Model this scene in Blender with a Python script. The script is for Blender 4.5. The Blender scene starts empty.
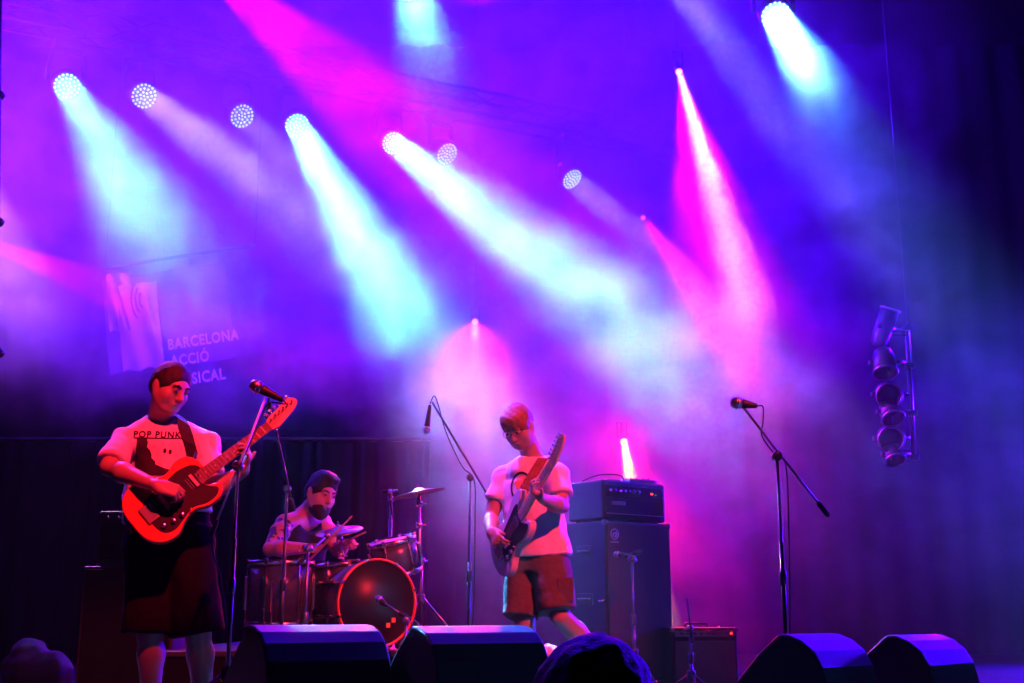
import bpy, bmesh, math, random
import numpy as np
from mathutils import Vector, Matrix, Quaternion, noise as mnoise
from mathutils.bvhtree import BVHTree

SC = bpy.context.scene
COL = SC.collection
R = math.radians

# ------------------------------------------------------------------ camera
F = 1200.0                                   # focal length in pixels of the 1024 px wide frame
TILT = math.atan(274 / F)                    # the camera looks up at the stage
CAM = Vector((0, 0, 0.5))                    # z = 0 is the stage floor
cam_data = bpy.data.cameras.new('camera')
cam_data.sensor_width = 36.0
cam_data.lens = 36.0 * F / 1024.0
cam_data.clip_end = 200
cam = bpy.data.objects.new('camera', cam_data)
cam.location = CAM
cam.rotation_euler = (math.pi / 2 + TILT, 0, 0)
COL.objects.link(cam)
SC.camera = cam

FW = Vector((0, math.cos(TILT), math.sin(TILT)))
UP = Vector((0, -math.sin(TILT), math.cos(TILT)))

def P(px, py, Y):
    """World point at distance Y up the stage seen at a pixel of the photograph."""
    d = FW + UP * ((341.5 - py) / F) + Vector((1, 0, 0)) * ((px - 512) / F)
    return CAM + d * (Y / d.y)

def PZ(px, py, z):
    d = FW + UP * ((341.5 - py) / F) + Vector((1, 0, 0)) * ((px - 512) / F)
    return CAM + d * ((z - CAM.z) / d.z)

# ------------------------------------------------------------------ world, view
world = bpy.data.worlds.new('night')
SC.world = world
world.use_nodes = True
bg = world.node_tree.nodes['Background']
bg.inputs['Color'].default_value = (0.01, 0.003, 0.04, 1)
bg.inputs['Strength'].default_value = 0.12
SC.view_settings.view_transform = 'Standard'
SC.view_settings.look = 'None'
SC.view_settings.gamma = 1.0
SC.view_settings.use_curve_mapping = False
SC.view_settings.exposure = 0.0
SC.cycles.volume_bounces = 0
SC.cycles.max_bounces = 3
SC.cycles.diffuse_bounces = 1
SC.cycles.glossy_bounces = 1
SC.cycles.transmission_bounces = 1
SC.cycles.transparent_max_bounces = 4
SC.cycles.volume_step_rate = 1.0
SC.cycles.volume_max_steps = 64

def spot(name, loc, target, color, power, half_deg, blend=1.0, radius=0.12):
    l = bpy.data.lights.new(name, 'SPOT')
    l.color = color
    l.energy = power
    l.spot_size = R(2 * half_deg)
    l.spot_blend = blend
    l.shadow_soft_size = radius
    o = bpy.data.objects.new(name, l)
    o.location = loc
    o.rotation_euler = (Vector(target) - Vector(loc)).to_track_quat('-Z', 'Y').to_euler()
    COL.objects.link(o)
    return o

def disc_beam(name, loc, target, color, power, half_deg, size=0.27):
    """the light of an LED wash lamp: leaves the whole lens face in a narrow spread"""
    l = bpy.data.lights.new(name, 'AREA')
    l.shape = 'DISK'; l.size = size
    l.color = color; l.energy = power
    l.spread = R(2 * half_deg)
    o = bpy.data.objects.new(name, l)
    o.location = loc
    o.rotation_euler = (Vector(target) - Vector(loc)).to_track_quat('-Z', 'Y').to_euler()
    COL.objects.link(o)
    return o

# ------------------------------------------------------------------ the show lights
ZT = 5.8                                     # height of the lighting truss
CYAN = (0.06, 0.36, 1.0)
PALE = (0.18, 0.13, 1.0)
WASH = [  # lamp pixel, aim pixel, aim distance, colour, power, half angle
    ((67, 86), (225, 350), 7.0, CYAN, 85, 5.5),
    ((144, 96), (380, 270), 8.6, PALE, 45, 5.5),
    ((242, 116), (400, 250), 10.3, PALE, 12, 5.0),
    ((297, 125), (442, 388), 8.7, CYAN, 240, 5.2),
    ((393, 143), (650, 345), 9.0, CYAN, 190, 5.5),
    ((447, 154), (680, 320), 11.0, PALE, 14, 4.5),
    ((572, 179), (730, 320), 12.6, PALE, 26, 4.5),
    ((776, 16), (880, 190), 7.2, (0.07, 0.25, 1.0), 460, 5.0),
    ((408, -14), (450, 120), 6.8, CYAN, 70, 5.0),
    ((660, -40), (800, 140), 9.0, PALE, 22, 5.0),
]
WASH_POSE = []
for i, (lp, ap, aY, c, w, h) in enumerate(WASH):
    a = PZ(lp[0], lp[1], ZT)
    b = P(ap[0], ap[1], aY)
    WASH_POSE.append((a, (b - a).normalized()))
    d = (b - a).normalized()
    disc_beam('wash_beam', a + d * 0.012, b, c, w, h)
BEAMS = [ # narrow beams: position, target, colour, power, half angle, blend (0 = lens beam of a disc)
    (PZ(679, 72, ZT), P(755, 330, 8.5), (1, 0.20, 0.0), 48, 3.4, 0),
    (PZ(679, 72, ZT), P(735, 330, 9.5), (1, 0.00, 0.08), 13000, 12, 1.0),
    (P(643, 218, 14.5), P(725, 330, 10.0), (1, 0.0, 0.25), 26, 2.4, 0),
    (P(475, 322, 13.5), P(470, 480, 9.5), (1, 0.005, 0.10), 7500, 17, 1.0),
    (P(475, 322, 13.5), P(477, 400, 11.0), (1, 0.12, 0.08), 6, 3.5, 0),
    (P(624, 442, 12.0), P(634, 500, 11.0), (1, 0.40, 0.0), 110, 3.6, 0),
    (P(624, 442, 12.0), P(684, 590, 10.0), (1, 0.005, 0.03), 4500, 15, 1.0),
    (P(175, -60, 10.0), P(470, 190, 10.0), (1, 0.0, 0.55), 8500, 12, 0.7),
    (P(-60, 225, 9.0), P(215, 330, 10.0), (1, 0.0, 0.25), 2600, 8, 0.5),
    (P(-60, 90, 9.5), P(-8, 265, 8.3), (0.8, 0.25, 1.0), 12000, 9, 1.0),
]
for a, b, c, w, h, bl in BEAMS:
    if bl == 0:
        disc_beam('narrow_beam', a + (b - a).normalized() * 0.012, b, c, w, h, 0.05)
    else:
        spot('narrow_beam', a + (b - a).normalized() * 0.05, b, c, w, h, bl, 0.008)
spot('red_halo', P(624, 447, 11.9), P(628, 470, 9.0), (1, 0.01, 0.03), 700, 50, 1.0, 0.008)
# broad blue wash from the back of the stage
BLUE = (0.045, 0.0, 1.0)
VIOLET = (0.22, 0.0, 1.0)
spot('blue_wash', (-9.5, 10.0, 5.8), (2, 11.0, 5.8), BLUE, 60000, 35, 1.0, 0.4)
spot('blue_wash', (-0.5, 15.5, 8.2), (0.0, 9, 5.8), BLUE, 20000, 48, 1.0, 0.4)
spot('violet_wash', (-9.0, 9.8, 4.4), (-0.5, 11, 4.3), (0.35, 0.03, 1.0), 13000, 27, 1.0, 0.4)
spot('blue_side', (8.5, 14.0, 2.5), (4.0, 9.5, 1.2), BLUE, 12000, 40, 1.0, 0.4)
spot('blue_wash', (7.5, 14.5, 6.5), (3.6, 9.5, 4.0), BLUE, 9000, 26, 1.0, 0.2)  # added unseen lamp, lifts the blue of the right-hand haze
# red front light on the band from the front truss
spot('red_key', (0.7, 1.2, 5.7), P(165, 436, 5.6), (1, 0.015, 0.04), 4500, 6.6, 0.6, 0.08)
spot('red_key', (3.2, 1.2, 5.6), P(540, 500, 6.8), (1, 0.03, 0.06), 4800, 10, 0.9, 0.08)
spot('red_key', (1.6, 1.6, 5.8), P(330, 545, 7.9), (1, 0.01, 0.05), 620, 7.5, 0.9, 0.08)
# magenta and violet light from behind and above
spot('magenta_back', P(30, -90, 8.8), P(150, 440, 5.6), (0.75, 0.06, 1.0), 2400, 9, 1.0, 0.06)
spot('violet_side', P(330, -40, 7.0), P(500, 470, 6.8), (0.5, 0.06, 1.0), 1500, 12, 1.0, 0.06)
# ------------------------------------------------------------------ helpers
def V(*a):
    return Vector(a)

def mat(name, color, rough=0.6, metal=0.0, vary=0.15, scale=30.0, emit=None, strength=0.0, spec=0.5, bump=0.0):
    m = bpy.data.materials.new(name)
    m.use_nodes = True
    nt = m.node_tree
    b = nt.nodes['Principled BSDF']
    N, L = nt.nodes.new, nt.links.new
    tc = N('ShaderNodeTexCoord')
    no = N('ShaderNodeTexNoise')
    no.inputs['Scale'].default_value = scale
    no.inputs['Detail'].default_value = 3
    L(tc.outputs['Object'], no.inputs['Vector'])
    cr = N('ShaderNodeMix'); cr.data_type = 'RGBA'
    c = Vector(color)
    cr.inputs['A'].default_value = (*(c * (1 - vary)), 1)
    cr.inputs['B'].default_value = (*[min(1, x * (1 + vary)) for x in c], 1)
    L(no.outputs['Fac'], cr.inputs['Factor'])
    L(cr.outputs['Result'], b.inputs['Base Color'])
    b.inputs['Roughness'].default_value = rough
    b.inputs['Metallic'].default_value = metal
    b.inputs['Specular IOR Level'].default_value = spec
    if bump:
        bp = N('ShaderNodeBump'); bp.inputs['Strength'].default_value = bump
        bp.inputs['Distance'].default_value = 0.01
        L(no.outputs['Fac'], bp.inputs['Height']); L(bp.outputs[0], b.inputs['Normal'])
    if emit:
        b.inputs['Emission Color'].default_value = (*emit, 1)
        b.inputs['Emission Strength'].default_value = strength
    return m

M = dict(
    black=mat('black_paint', (0.018, 0.018, 0.02), 0.45),
    tolex=mat('black_tolex', (0.012, 0.011, 0.013), 0.6, scale=300, bump=0.3),
    textured=mat('black_textured_paint', (0.018, 0.018, 0.021), 0.5, scale=400, bump=0.2),
    grille=mat('grille_cloth', (0.055, 0.045, 0.05), 0.9, scale=400, vary=0.5, bump=0.3),
    silver_grille=mat('silver_grille_cloth', (0.16, 0.14, 0.15), 0.9, scale=400, vary=0.5, bump=0.3),
    chrome=mat('chrome', (0.75, 0.75, 0.78), 0.22, 1.0, vary=0.05),
    silver=mat('silver_paint', (0.72, 0.7, 0.74), 0.35, 0.35),
    blackhair=mat('black_hair', (0.008, 0.006, 0.006), 0.7, scale=180, vary=0.6, bump=0.5),
    steel=mat('grey_steel', (0.38, 0.38, 0.4), 0.35, 1.0),
    blackmetal=mat('black_metal', (0.10, 0.10, 0.11), 0.3, 0.6),
    rubber=mat('rubber', (0.02, 0.02, 0.02), 0.85),
    deck=mat('stage_deck', (0.02, 0.02, 0.022), 0.55, scale=6, vary=0.5),
    ground=mat('tarmac', (0.03, 0.03, 0.032), 0.9, scale=20, vary=0.4),
    drape=mat('black_drape', (0.004, 0.003, 0.0035), 0.95, scale=12, vary=0.3, spec=0.1),
    backdrop=mat('backdrop_cloth', (0.010, 0.009, 0.012), 0.95, scale=12, vary=0.3),
    skin=mat('skin', (0.38, 0.26, 0.21), 0.5, scale=60, vary=0.06),
    shirt=mat('white_cotton', (0.78, 0.76, 0.76), 0.85, scale=160, vary=0.05),
    darkshorts=mat('black_shorts_cloth', (0.008, 0.007, 0.009), 0.95, scale=80, spec=0.1),
    brownshorts=mat('brown_shorts_cloth', (0.09, 0.065, 0.05), 0.85, scale=40, vary=0.3, bump=0.3),
    tank=mat('dark_tank_cloth', (0.012, 0.012, 0.02), 0.9, scale=80),
    darkhair=mat('dark_hair', (0.016, 0.010, 0.008), 0.6, scale=180, vary=0.6, bump=0.5),
    brownhair=mat('brown_hair', (0.22, 0.10, 0.05), 0.5, scale=140, vary=0.6, bump=0.5),
    shoe=mat('dark_shoe', (0.05, 0.05, 0.055), 0.6),
    ink=mat('dark_print', (0.03, 0.015, 0.03), 0.8),
    eye=mat('eye_dark', (0.10, 0.09, 0.09), 0.3),
    lip=mat('lip', (0.42, 0.18, 0.16), 0.5),
    guitarred=mat('orange_red_lacquer', (0.75, 0.12, 0.04), 0.25, vary=0.08, scale=6),
    maple=mat('maple', (0.62, 0.42, 0.22), 0.4, scale=20),
    rosewood=mat('rosewood', (0.16, 0.07, 0.04), 0.5, scale=40, vary=0.3),
    pickguard=mat('black_pickguard', (0.010, 0.008, 0.010), 0.5, spec=0.2),
    ivory=mat('pale_guitar_lacquer', (0.62, 0.58, 0.62), 0.25, vary=0.04, scale=5),
    strap=mat('black_webbing', (0.02, 0.02, 0.025), 0.7, scale=90, vary=0.3),
    brownstrap=mat('brown_woven_strap', (0.26, 0.09, 0.05), 0.7, scale=60, vary=0.7),
    drumwrap=mat('drum_wrap', (0.06, 0.055, 0.10), 0.25, scale=40, vary=0.4),
    drumhead=mat('black_drum_head', (0.012, 0.008, 0.01), 0.4),
    whitehead=mat('coated_drum_head', (0.6, 0.6, 0.62), 0.6),
    hoop=mat('red_hoop', (0.75, 0.10, 0.06), 0.3),
    bronze=mat('cymbal_bronze', (0.75, 0.58, 0.36), 0.28, 1.0, scale=90),
    sticker=mat('orange_sticker', (0.9, 0.25, 0.05), 0.6),
    wood=mat('stick_wood', (0.6, 0.42, 0.25), 0.5),
    banner=mat('banner_cloth', (0.10, 0.09, 0.14), 0.9, scale=5, vary=0.2),
    palebanner=mat('pale_banner_cloth', (0.42, 0.38, 0.46), 0.9, scale=5, vary=0.12),
    bannerink=mat('banner_letters', (0.65, 0.6, 0.65), 0.9),
    led=mat('led_lens', (0.2, 0.5, 0.6), 0.3, emit=(0.35, 0.85, 1.0), strength=4.0),
    lensplate=mat('lens_plate', (0.01, 0.012, 0.03), 0.35),
    lens_red=mat('lit_red_lens', (0.8, 0.2, 0.05), 0.3, emit=(1.0, 0.22, 0.05), strength=4.0),
    lens_yellow=mat('lit_amber_lens', (0.8, 0.4, 0.05), 0.3, emit=(1.0, 0.5, 0.02), strength=4.0),
    lens_pink=mat('lit_pink_lens', (0.8, 0.1, 0.3), 0.3, emit=(1.0, 0.10, 0.30), strength=2.5),
    pilot_red=mat('red_pilot_lamp', (0.8, 0.05, 0.05), 0.3, emit=(1.0, 0.03, 0.02), strength=3.0),
    pilot_green=mat('green_pilot_lamp', (0.3, 0.8, 0.1), 0.3, emit=(0.35, 0.7, 0.1), strength=0.5),
    par=mat('par_can_metal', (0.10, 0.10, 0.12), 0.4, 0.6),
    towel=mat('pink_towel', (0.75, 0.45, 0.5), 0.95, scale=60, bump=0.5),
    crate=mat('flight_case', (0.05, 0.04, 0.06), 0.5),
    plate=mat('name_plate', (0.35, 0.33, 0.36), 0.4, 0.6),
    deck_strip=mat('red_strip', (0.55, 0.12, 0.12), 0.95, scale=80, vary=0.4),
    reddish_heap=mat('reddish_heap', (0.2, 0.1, 0.09), 0.95, scale=30),
    brick=mat('soft_case', (0.04, 0.03, 0.035), 0.8),
)

class MB:
    """collects shapes and links them as one mesh object"""
    def __init__(s):
        s.v = []; s.f = []; s.sm = []
    def add(s, vs, fs, smooth=False):
        o = len(s.v)
        s.v += [Vector(p) for p in vs]
        s.f += [tuple(i + o for i in f) for f in fs]
        s.sm += [smooth] * len(fs)
        return s
    def box(s, c, size, mx=None, bevel=0.0):
        bm = bmesh.new()
        bmesh.ops.create_cube(bm, size=1.0)
        for v in bm.verts:
            v.co = Vector((v.co.x * size[0], v.co.y * size[1], v.co.z * size[2]))
        if bevel:
            bmesh.ops.bevel(bm, geom=list(bm.edges), offset=bevel, segments=2, affect='EDGES', profile=0.5)
        mm = mx.to_3x3() if mx is not None else Matrix.Identity(3)
        s.add([mm @ v.co + Vector(c) for v in bm.verts], [tuple(v.index for v in f.verts) for f in bm.faces])
        bm.free()
        return s
    def tube(s, pts, r, n=8, cap=True, smooth=True):
        pts = [Vector(p) for p in pts]
        rs = r if isinstance(r, (list, tuple)) else [r] * len(pts)
        vs, fs = [], []
        t0 = (pts[1] - pts[0]).normalized()
        u = t0.orthogonal().normalized()
        for i, p in enumerate(pts):
            a = pts[max(i - 1, 0)]; b = pts[min(i + 1, len(pts) - 1)]
            t = (b - a).normalized()
            u = (u - t * u.dot(t)).normalized()
            w = t.cross(u)
            for k in range(n):
                an = 2 * math.pi * k / n
                vs.append(p + (u * math.cos(an) + w * math.sin(an)) * rs[i])
        for i in range(len(pts) - 1):
            for k in range(n):
                fs.append((i * n + k, i * n + (k + 1) % n, (i + 1) * n + (k + 1) % n, (i + 1) * n + k))
        if cap:
            fs.append(tuple(range(n - 1, -1, -1)))
            fs.append(tuple((len(pts) - 1) * n + k for k in range(n)))
        s.add(vs, fs, smooth)
        return s
    def lathe(s, prof, org=(0, 0, 0), axis=(0, 0, 1), n=24, smooth=True, closed=False):
        ax = Vector(axis).normalized()
        u = ax.orthogonal().normalized(); w = ax.cross(u)
        org = Vector(org)
        vs, fs = [], []
        for (r, z) in prof:
            for k in range(n):
                an = 2 * math.pi * k / n
                vs.append(org + ax * z + (u * math.cos(an) + w * math.sin(an)) * max(r, 1e-5))
        m = len(prof)
        for i in range(m if closed else m - 1):
            j = (i + 1) % m
            for k in range(n):
                fs.append((i * n + k, i * n + (k + 1) % n, j * n + (k + 1) % n, j * n + k))
        if not closed:
            fs.append(tuple(range(n - 1, -1, -1)))
            fs.append(tuple((m - 1) * n + k for k in range(n)))
        s.add(vs, fs, smooth)
        return s
    def torus(s, org, axis, R_, r, n=32, m=8):
        prof = [(R_ + r * math.cos(2 * math.pi * k / m), r * math.sin(2 * math.pi * k / m)) for k in range(m)]
        return s.lathe(prof, org, axis, n, True, True)
    def prism(s, pts2, t, mx, z0=0.0, bevel=0.0):
        """outline in the local xy plane extruded from z0 to z0 + t, placed by a 4x4 matrix"""
        bm = bmesh.new()
        vs = [bm.verts.new((x, y, z0)) for x, y in pts2]
        f = bm.faces.new(vs)
        r = bmesh.ops.extrude_face_region(bm, geom=[f])
        top = [e for e in r['geom'] if isinstance(e, bmesh.types.BMVert)]
        for v in top: v.co.z += t
        bmesh.ops.recalc_face_normals(bm, faces=bm.faces)
        if bevel:
            ed = [e for e in bm.edges if len(e.link_faces) == 2 and e.calc_face_angle(0) > 0.9]
            bmesh.ops.bevel(bm, geom=ed, offset=bevel, segments=3, affect='EDGES', profile=0.5)
        bm.verts.index_update()
        s.add([mx @ v.co for v in bm.verts], [tuple(v.index for v in f.verts) for f in bm.faces])
        bm.free()
        return s
    def ribbon(s, pts, nrm, w, t=0.003):
        """a strap: flat band along pts, nrm = outward normals"""
        pts = [Vector(p) for p in pts]
        vs, fs = [], []
        for i, p in enumerate(pts):
            a = pts[max(i - 1, 0)]; b = pts[min(i + 1, len(pts) - 1)]
            tg = (b - a).normalized()
            n = Vector(nrm[i]); n = (n - tg * n.dot(tg)).normalized()
            x = tg.cross(n)
            for sx, sn in ((-1, 0), (1, 0), (1, 1), (-1, 1)):
                vs.append(p + x * (sx * w / 2) + n * (sn * t))
        for i in range(len(pts) - 1):
            for k in range(4):
                fs.append((i * 4 + k, i * 4 + (k + 1) % 4, i * 4 + 4 + (k + 1) % 4, i * 4 + 4 + k))
        fs.append((3, 2, 1, 0)); e = (len(pts) - 1) * 4
        fs.append((e, e + 1, e + 2, e + 3))
        return s.add(vs, fs)
    def build(s, name, m, parent=None, base=None, **props):
        me = bpy.data.meshes.new(name)
        b = Vector(base) if base is not None else (root_of(parent) if parent is not None else Vector((0, 0, 0)))
        me.from_pydata([v - b for v in s.v], [], s.f)
        me.materials.append(M[m] if isinstance(m, str) else m)
        me.polygons.foreach_set('use_smooth', s.sm)
        me.validate(); me.update()
        o = bpy.data.objects.new(name, me)
        COL.objects.link(o)
        if parent is not None:
            o.parent = parent
        elif base is not None:
            o.location = b
        for k, v in props.items():
            o[k] = v
        return o

def root_of(o):
    p = Vector((0, 0, 0))
    while o is not None:
        p = p + o.location
        o = o.parent
    return p

def thing(name, label, cat, loc=(0, 0, 0), group=None):
    o = bpy.data.objects.new(name, None)
    o.empty_display_size = 0.1
    o.location = loc
    COL.objects.link(o)
    o['label'] = label; o['category'] = cat
    if group: o['group'] = group
    return o

def tag(o, label, cat, group=None):
    o['label'] = label; o['category'] = cat
    if group: o['group'] = group
    return o

def frame(x, z):
    """4x4 rotation with local x along x and local z close to z"""
    x = Vector(x).normalized(); z = Vector(z)
    z = (z - x * z.dot(x)).normalized()
    y = z.cross(x)
    return Matrix((x, y, z)).transposed().to_4x4()

def bez(pts, n=10, closed=False):
    """Catmull-Rom through points (2D or 3D tuples)"""
    P_ = [Vector(p) for p in pts]
    out = []
    m = len(P_)
    for i in range(m if closed else m - 1):
        p0 = P_[(i - 1) % m] if closed or i > 0 else P_[0]
        p1 = P_[i]; p2 = P_[(i + 1) % m]
        p3 = P_[(i + 2) % m] if closed or i + 2 < m else P_[-1]
        for k in range(n):
            t = k / n
            out.append(0.5 * ((2 * p1) + (p2 - p0) * t + (2 * p0 - 5 * p1 + 4 * p2 - p3) * t * t + (3 * p1 - p0 - 3 * p2 + p3) * t ** 3))
    if not closed: out.append(P_[-1].copy())
    return out

def text_mesh(body, size, mx, extrude=0.001, align='CENTER', spacing=1.0, bold=0.0):
    cu = bpy.data.curves.new('letters', 'FONT')
    cu.body = body; cu.size = size; cu.extrude = extrude; cu.offset = bold
    cu.align_x = align; cu.align_y = 'CENTER'; cu.space_character = spacing
    cu.resolution_u = 3
    o = bpy.data.objects.new('letters', cu)
    COL.objects.link(o)
    dg = bpy.context.evaluated_depsgraph_get()
    me = bpy.data.meshes.new_from_object(o.evaluated_get(dg))
    mb = MB()
    mb.add([mx @ v.co for v in me.vertices], [tuple(p.vertices) for p in me.polygons])
    bpy.data.objects.remove(o); bpy.data.meshes.remove(me); bpy.data.curves.remove(cu)
    return mb

# ------------------------------------------------------------------ smooth solid modelling (signed distance -> surface)
class Sdf:
    def __init__(s, lo, hi, h):
        s.lo = np.array(lo, float) - 3 * h; s.h = h
        s.n = np.ceil((np.array(hi, float) + 3 * h - s.lo) / h).astype(int) + 1
        s.D = np.full(tuple(s.n), 9.0, np.float32)
        s.ax = [s.lo[i] + h * np.arange(s.n[i]) for i in range(3)]
    def _loc(s, lo, hi, pad):
        i0 = np.maximum(np.floor((np.array(lo) - pad - s.lo) / s.h).astype(int), 0)
        i1 = np.minimum(np.ceil((np.array(hi) + pad - s.lo) / s.h).astype(int) + 1, s.n)
        if np.any(i1 <= i0): return None, None
        sl = tuple(slice(i0[k], i1[k]) for k in range(3))
        g = np.meshgrid(*[s.ax[k][sl[k]] for k in range(3)], indexing='ij')
        return sl, np.stack(g, -1).astype(np.float32)
    def _mix(s, sl, d, k, op):
        A = s.D[sl]
        if op == 'u':
            if k > 0:
                hh = np.maximum(k - np.abs(A - d), 0) / k
                s.D[sl] = np.minimum(A, d) - hh * hh * k * 0.25
            else: s.D[sl] = np.minimum(A, d)
        elif op == 's':
            hh = np.maximum(k - np.abs(A + d), 0) / max(k, 1e-6)
            s.D[sl] = np.maximum(A, -d) + hh * hh * k * 0.25
    def cone(s, a, b, ra, rb, k=0.02, op='u'):
        a = np.array(a, float); b = np.array(b, float); m = max(ra, rb)
        sl, p = s._loc(np.minimum(a, b) - m, np.maximum(a, b) + m, k + 2.5 * s.h)
        if sl is None: return s
        ab = b - a; t = np.clip(((p - a) @ ab) / max(ab @ ab, 1e-9), 0, 1)
        d = np.linalg.norm(p - a - t[..., None] * ab, axis=-1) - (ra + (rb - ra) * t)
        s._mix(sl, d.astype(np.float32), k, op); return s
    def ell(s, c, r, mx=None, k=0.02, op='u'):
        c = np.array(c, float); r = np.array(r, float); m = r.max()
        sl, p = s._loc(c - m, c + m, k + 2.5 * s.h)
        if sl is None: return s
        q = p - c
        if mx is not None: q = q @ np.array(mx.to_3x3(), float)
        k0 = np.linalg.norm(q / r, axis=-1); k1 = np.linalg.norm(q / (r * r), axis=-1)
        s._mix(sl, (k0 * (k0 - 1) / np.maximum(k1, 1e-6)).astype(np.float32), k, op); return s
    def box(s, c, half, mx=None, rnd=0.01, k=0.0, op='u'):
        c = np.array(c, float); half = np.array(half, float); m = np.linalg.norm(half)
        sl, p = s._loc(c - m, c + m, k + 2.5 * s.h)
        if sl is None: return s
        q = p - c
        if mx is not None: q = q @ np.array(mx.to_3x3(), float)
        q = np.abs(q) - (half - rnd)
        d = np.linalg.norm(np.maximum(q, 0), axis=-1) + np.minimum(q.max(-1), 0) - rnd
        s._mix(sl, d.astype(np.float32), k, op); return s
    def fru(s, a, b, wa, wb, side, k=0.02, op='u', rnd=0.0):
        """flat-ended elliptic frustum; wa, wb = (half width along side, half depth)"""
        a = np.array(a, float); b = np.array(b, float); m = max(*wa, *wb)
        sl, p = s._loc(np.minimum(a, b) - m, np.maximum(a, b) + m, k + 2.5 * s.h)
        if sl is None: return s
        ab = b - a; L_ = np.linalg.norm(ab); ax = ab / L_
        sd = np.array(side, float); sd = sd - ax * (sd @ ax); sd /= np.linalg.norm(sd)
        w = np.cross(ax, sd)
        q = p - a
        z = q @ ax; t = np.clip(z / L_, 0, 1)
        rx = wa[0] + (wb[0] - wa[0]) * t; ry = wa[1] + (wb[1] - wa[1]) * t
        e = np.sqrt(((q @ sd) / rx) ** 2 + ((q @ w) / ry) ** 2)
        d = (e - 1) * np.minimum(rx, ry)
        cap = np.maximum(-z, z - L_)
        d = np.maximum(d, cap) if rnd == 0 else np.hypot(np.maximum(d + rnd, 0), np.maximum(cap + rnd, 0)) + np.minimum(np.maximum(d + rnd, cap + rnd), 0) - rnd
        s._mix(sl, d.astype(np.float32), k, op); return s
    def plane(s, pt, nrm):
        """cut away everything on the side the normal points to"""
        nrm = np.array(Vector(nrm).normalized(), float); pt = np.array(pt, float)
        g = [(s.ax[k] - pt[k]) * nrm[k] for k in range(3)]
        d = g[0][:, None, None] + g[1][None, :, None] + g[2][None, None, :]
        s.D = np.maximum(s.D, d.astype(np.float32)); return s
    def ripple(s, amp, freq, seed=0, stretch=(1, 1, 1)):
        rng = np.random.RandomState(seed)
        msk = np.abs(s.D) < 6 * s.h
        idx = np.argwhere(msk)
        p = s.lo + idx * s.h
        tot = np.zeros(len(p))
        for o in range(5):
            d = rng.normal(size=3) * np.array(stretch); f = freq * (0.7 + 0.35 * o)
            d2 = rng.normal(size=3)
            tot += np.sin(p @ d * f + rng.uniform(0, 6) + 1.2 * np.sin(p @ d2 * f * 0.5)) / (1 + 0.3 * o)
        s.D[msk] += (amp * tot / 2.2).astype(np.float32); return s
    def mesh(s, name, m, parent, smooth=1, **props):
        D = s.D; h = s.h; ins = D < 0
        n = np.array(D.shape) - 1
        c = [(i, j, k) for i in (0, 1) for j in (0, 1) for k in (0, 1)]
        cnt = np.zeros(tuple(n), np.int8)
        for i, j, k in c:
            cnt += ins[i:i + n[0], j:j + n[1], k:k + n[2]]
        act = np.argwhere((cnt > 0) & (cnt < 8))
        if len(act) == 0: raise RuntimeError('empty solid ' + name)
        index = np.full(tuple(n), -1, np.int64)
        index[act[:, 0], act[:, 1], act[:, 2]] = np.arange(len(act))
        vals = {q: D[act[:, 0] + q[0], act[:, 1] + q[1], act[:, 2] + q[2]].astype(float) for q in c}
        acc = np.zeros((len(act), 3)); num = np.zeros(len(act))
        for q in c:
            for a in range(3):
                if q[a] == 0:
                    r = list(q); r[a] = 1; r = tuple(r)
                    v0, v1 = vals[q], vals[r]
                    x = (v0 < 0) != (v1 < 0)
                    t = np.where(x, v0 / np.where(x, v0 - v1, 1), 0)
                    pt = np.array(q, float)[None, :].repeat(len(act), 0); pt[:, a] += t
                    acc[x] += pt[x]; num[x] += 1
        vt = s.lo + (act + acc / num[:, None]) * h
        F_ = []
        for a in range(3):
            b1, b2 = (a + 1) % 3, (a + 2) % 3
            s0 = [slice(None)] * 3; s1 = [slice(None)] * 3
            s0[a] = slice(0, n[a]); s1[a] = slice(1, n[a] + 1)
            x = ins[tuple(s0)] != ins[tuple(s1)]
            e = np.argwhere(x)
            e = e[(e[:, b1] > 0) & (e[:, b2] > 0) & (e[:, b1] < n[b1]) & (e[:, b2] < n[b2])]
            if len(e) == 0: continue
            flip = ins[e[:, 0], e[:, 1], e[:, 2]]
            qd = []
            for (u, w) in ((1, 1), (0, 1), (0, 0), (1, 0)):
                cc = e.copy(); cc[:, b1] -= u; cc[:, b2] -= w
                qd.append(index[cc[:, 0], cc[:, 1], cc[:, 2]])
            qd = np.stack(qd, 1)
            qd[~flip] = qd[~flip][:, ::-1]
            F_.append(qd)
        Fc = np.concatenate(F_)
        for _ in range(smooth):
            sm = np.zeros_like(vt); ct = np.zeros(len(vt))
            for k in range(4):
                a_, b_ = Fc[:, k], Fc[:, (k + 1) % 4]
                np.add.at(sm, a_, vt[b_]); np.add.at(sm, b_, vt[a_])
                np.add.at(ct, a_, 1); np.add.at(ct, b_, 1)
            vt = 0.5 * vt + 0.5 * sm / np.maximum(ct, 1)[:, None]
        base = np.array(root_of(parent)) if parent is not None else np.zeros(3)
        me = bpy.data.meshes.new(name)
        me.vertices.add(len(vt)); me.vertices.foreach_set('co', (vt - base).astype(np.float32).ravel())
        me.loops.add(Fc.size); me.loops.foreach_set('vertex_index', Fc.ravel().astype(np.int32))
        me.polygons.add(len(Fc)); me.polygons.foreach_set('loop_start', (np.arange(len(Fc)) * 4).astype(np.int32))
        me.polygons.foreach_set('use_smooth', np.ones(len(Fc), bool))
        me.update(calc_edges=True); me.validate()
        me.materials.append(M[m] if isinstance(m, str) else m)
        o = bpy.data.objects.new(name, me)
        COL.objects.link(o)
        if parent is not None: o.parent = parent
        for k_, v_ in props.items(): o[k_] = v_
        return o
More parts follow.
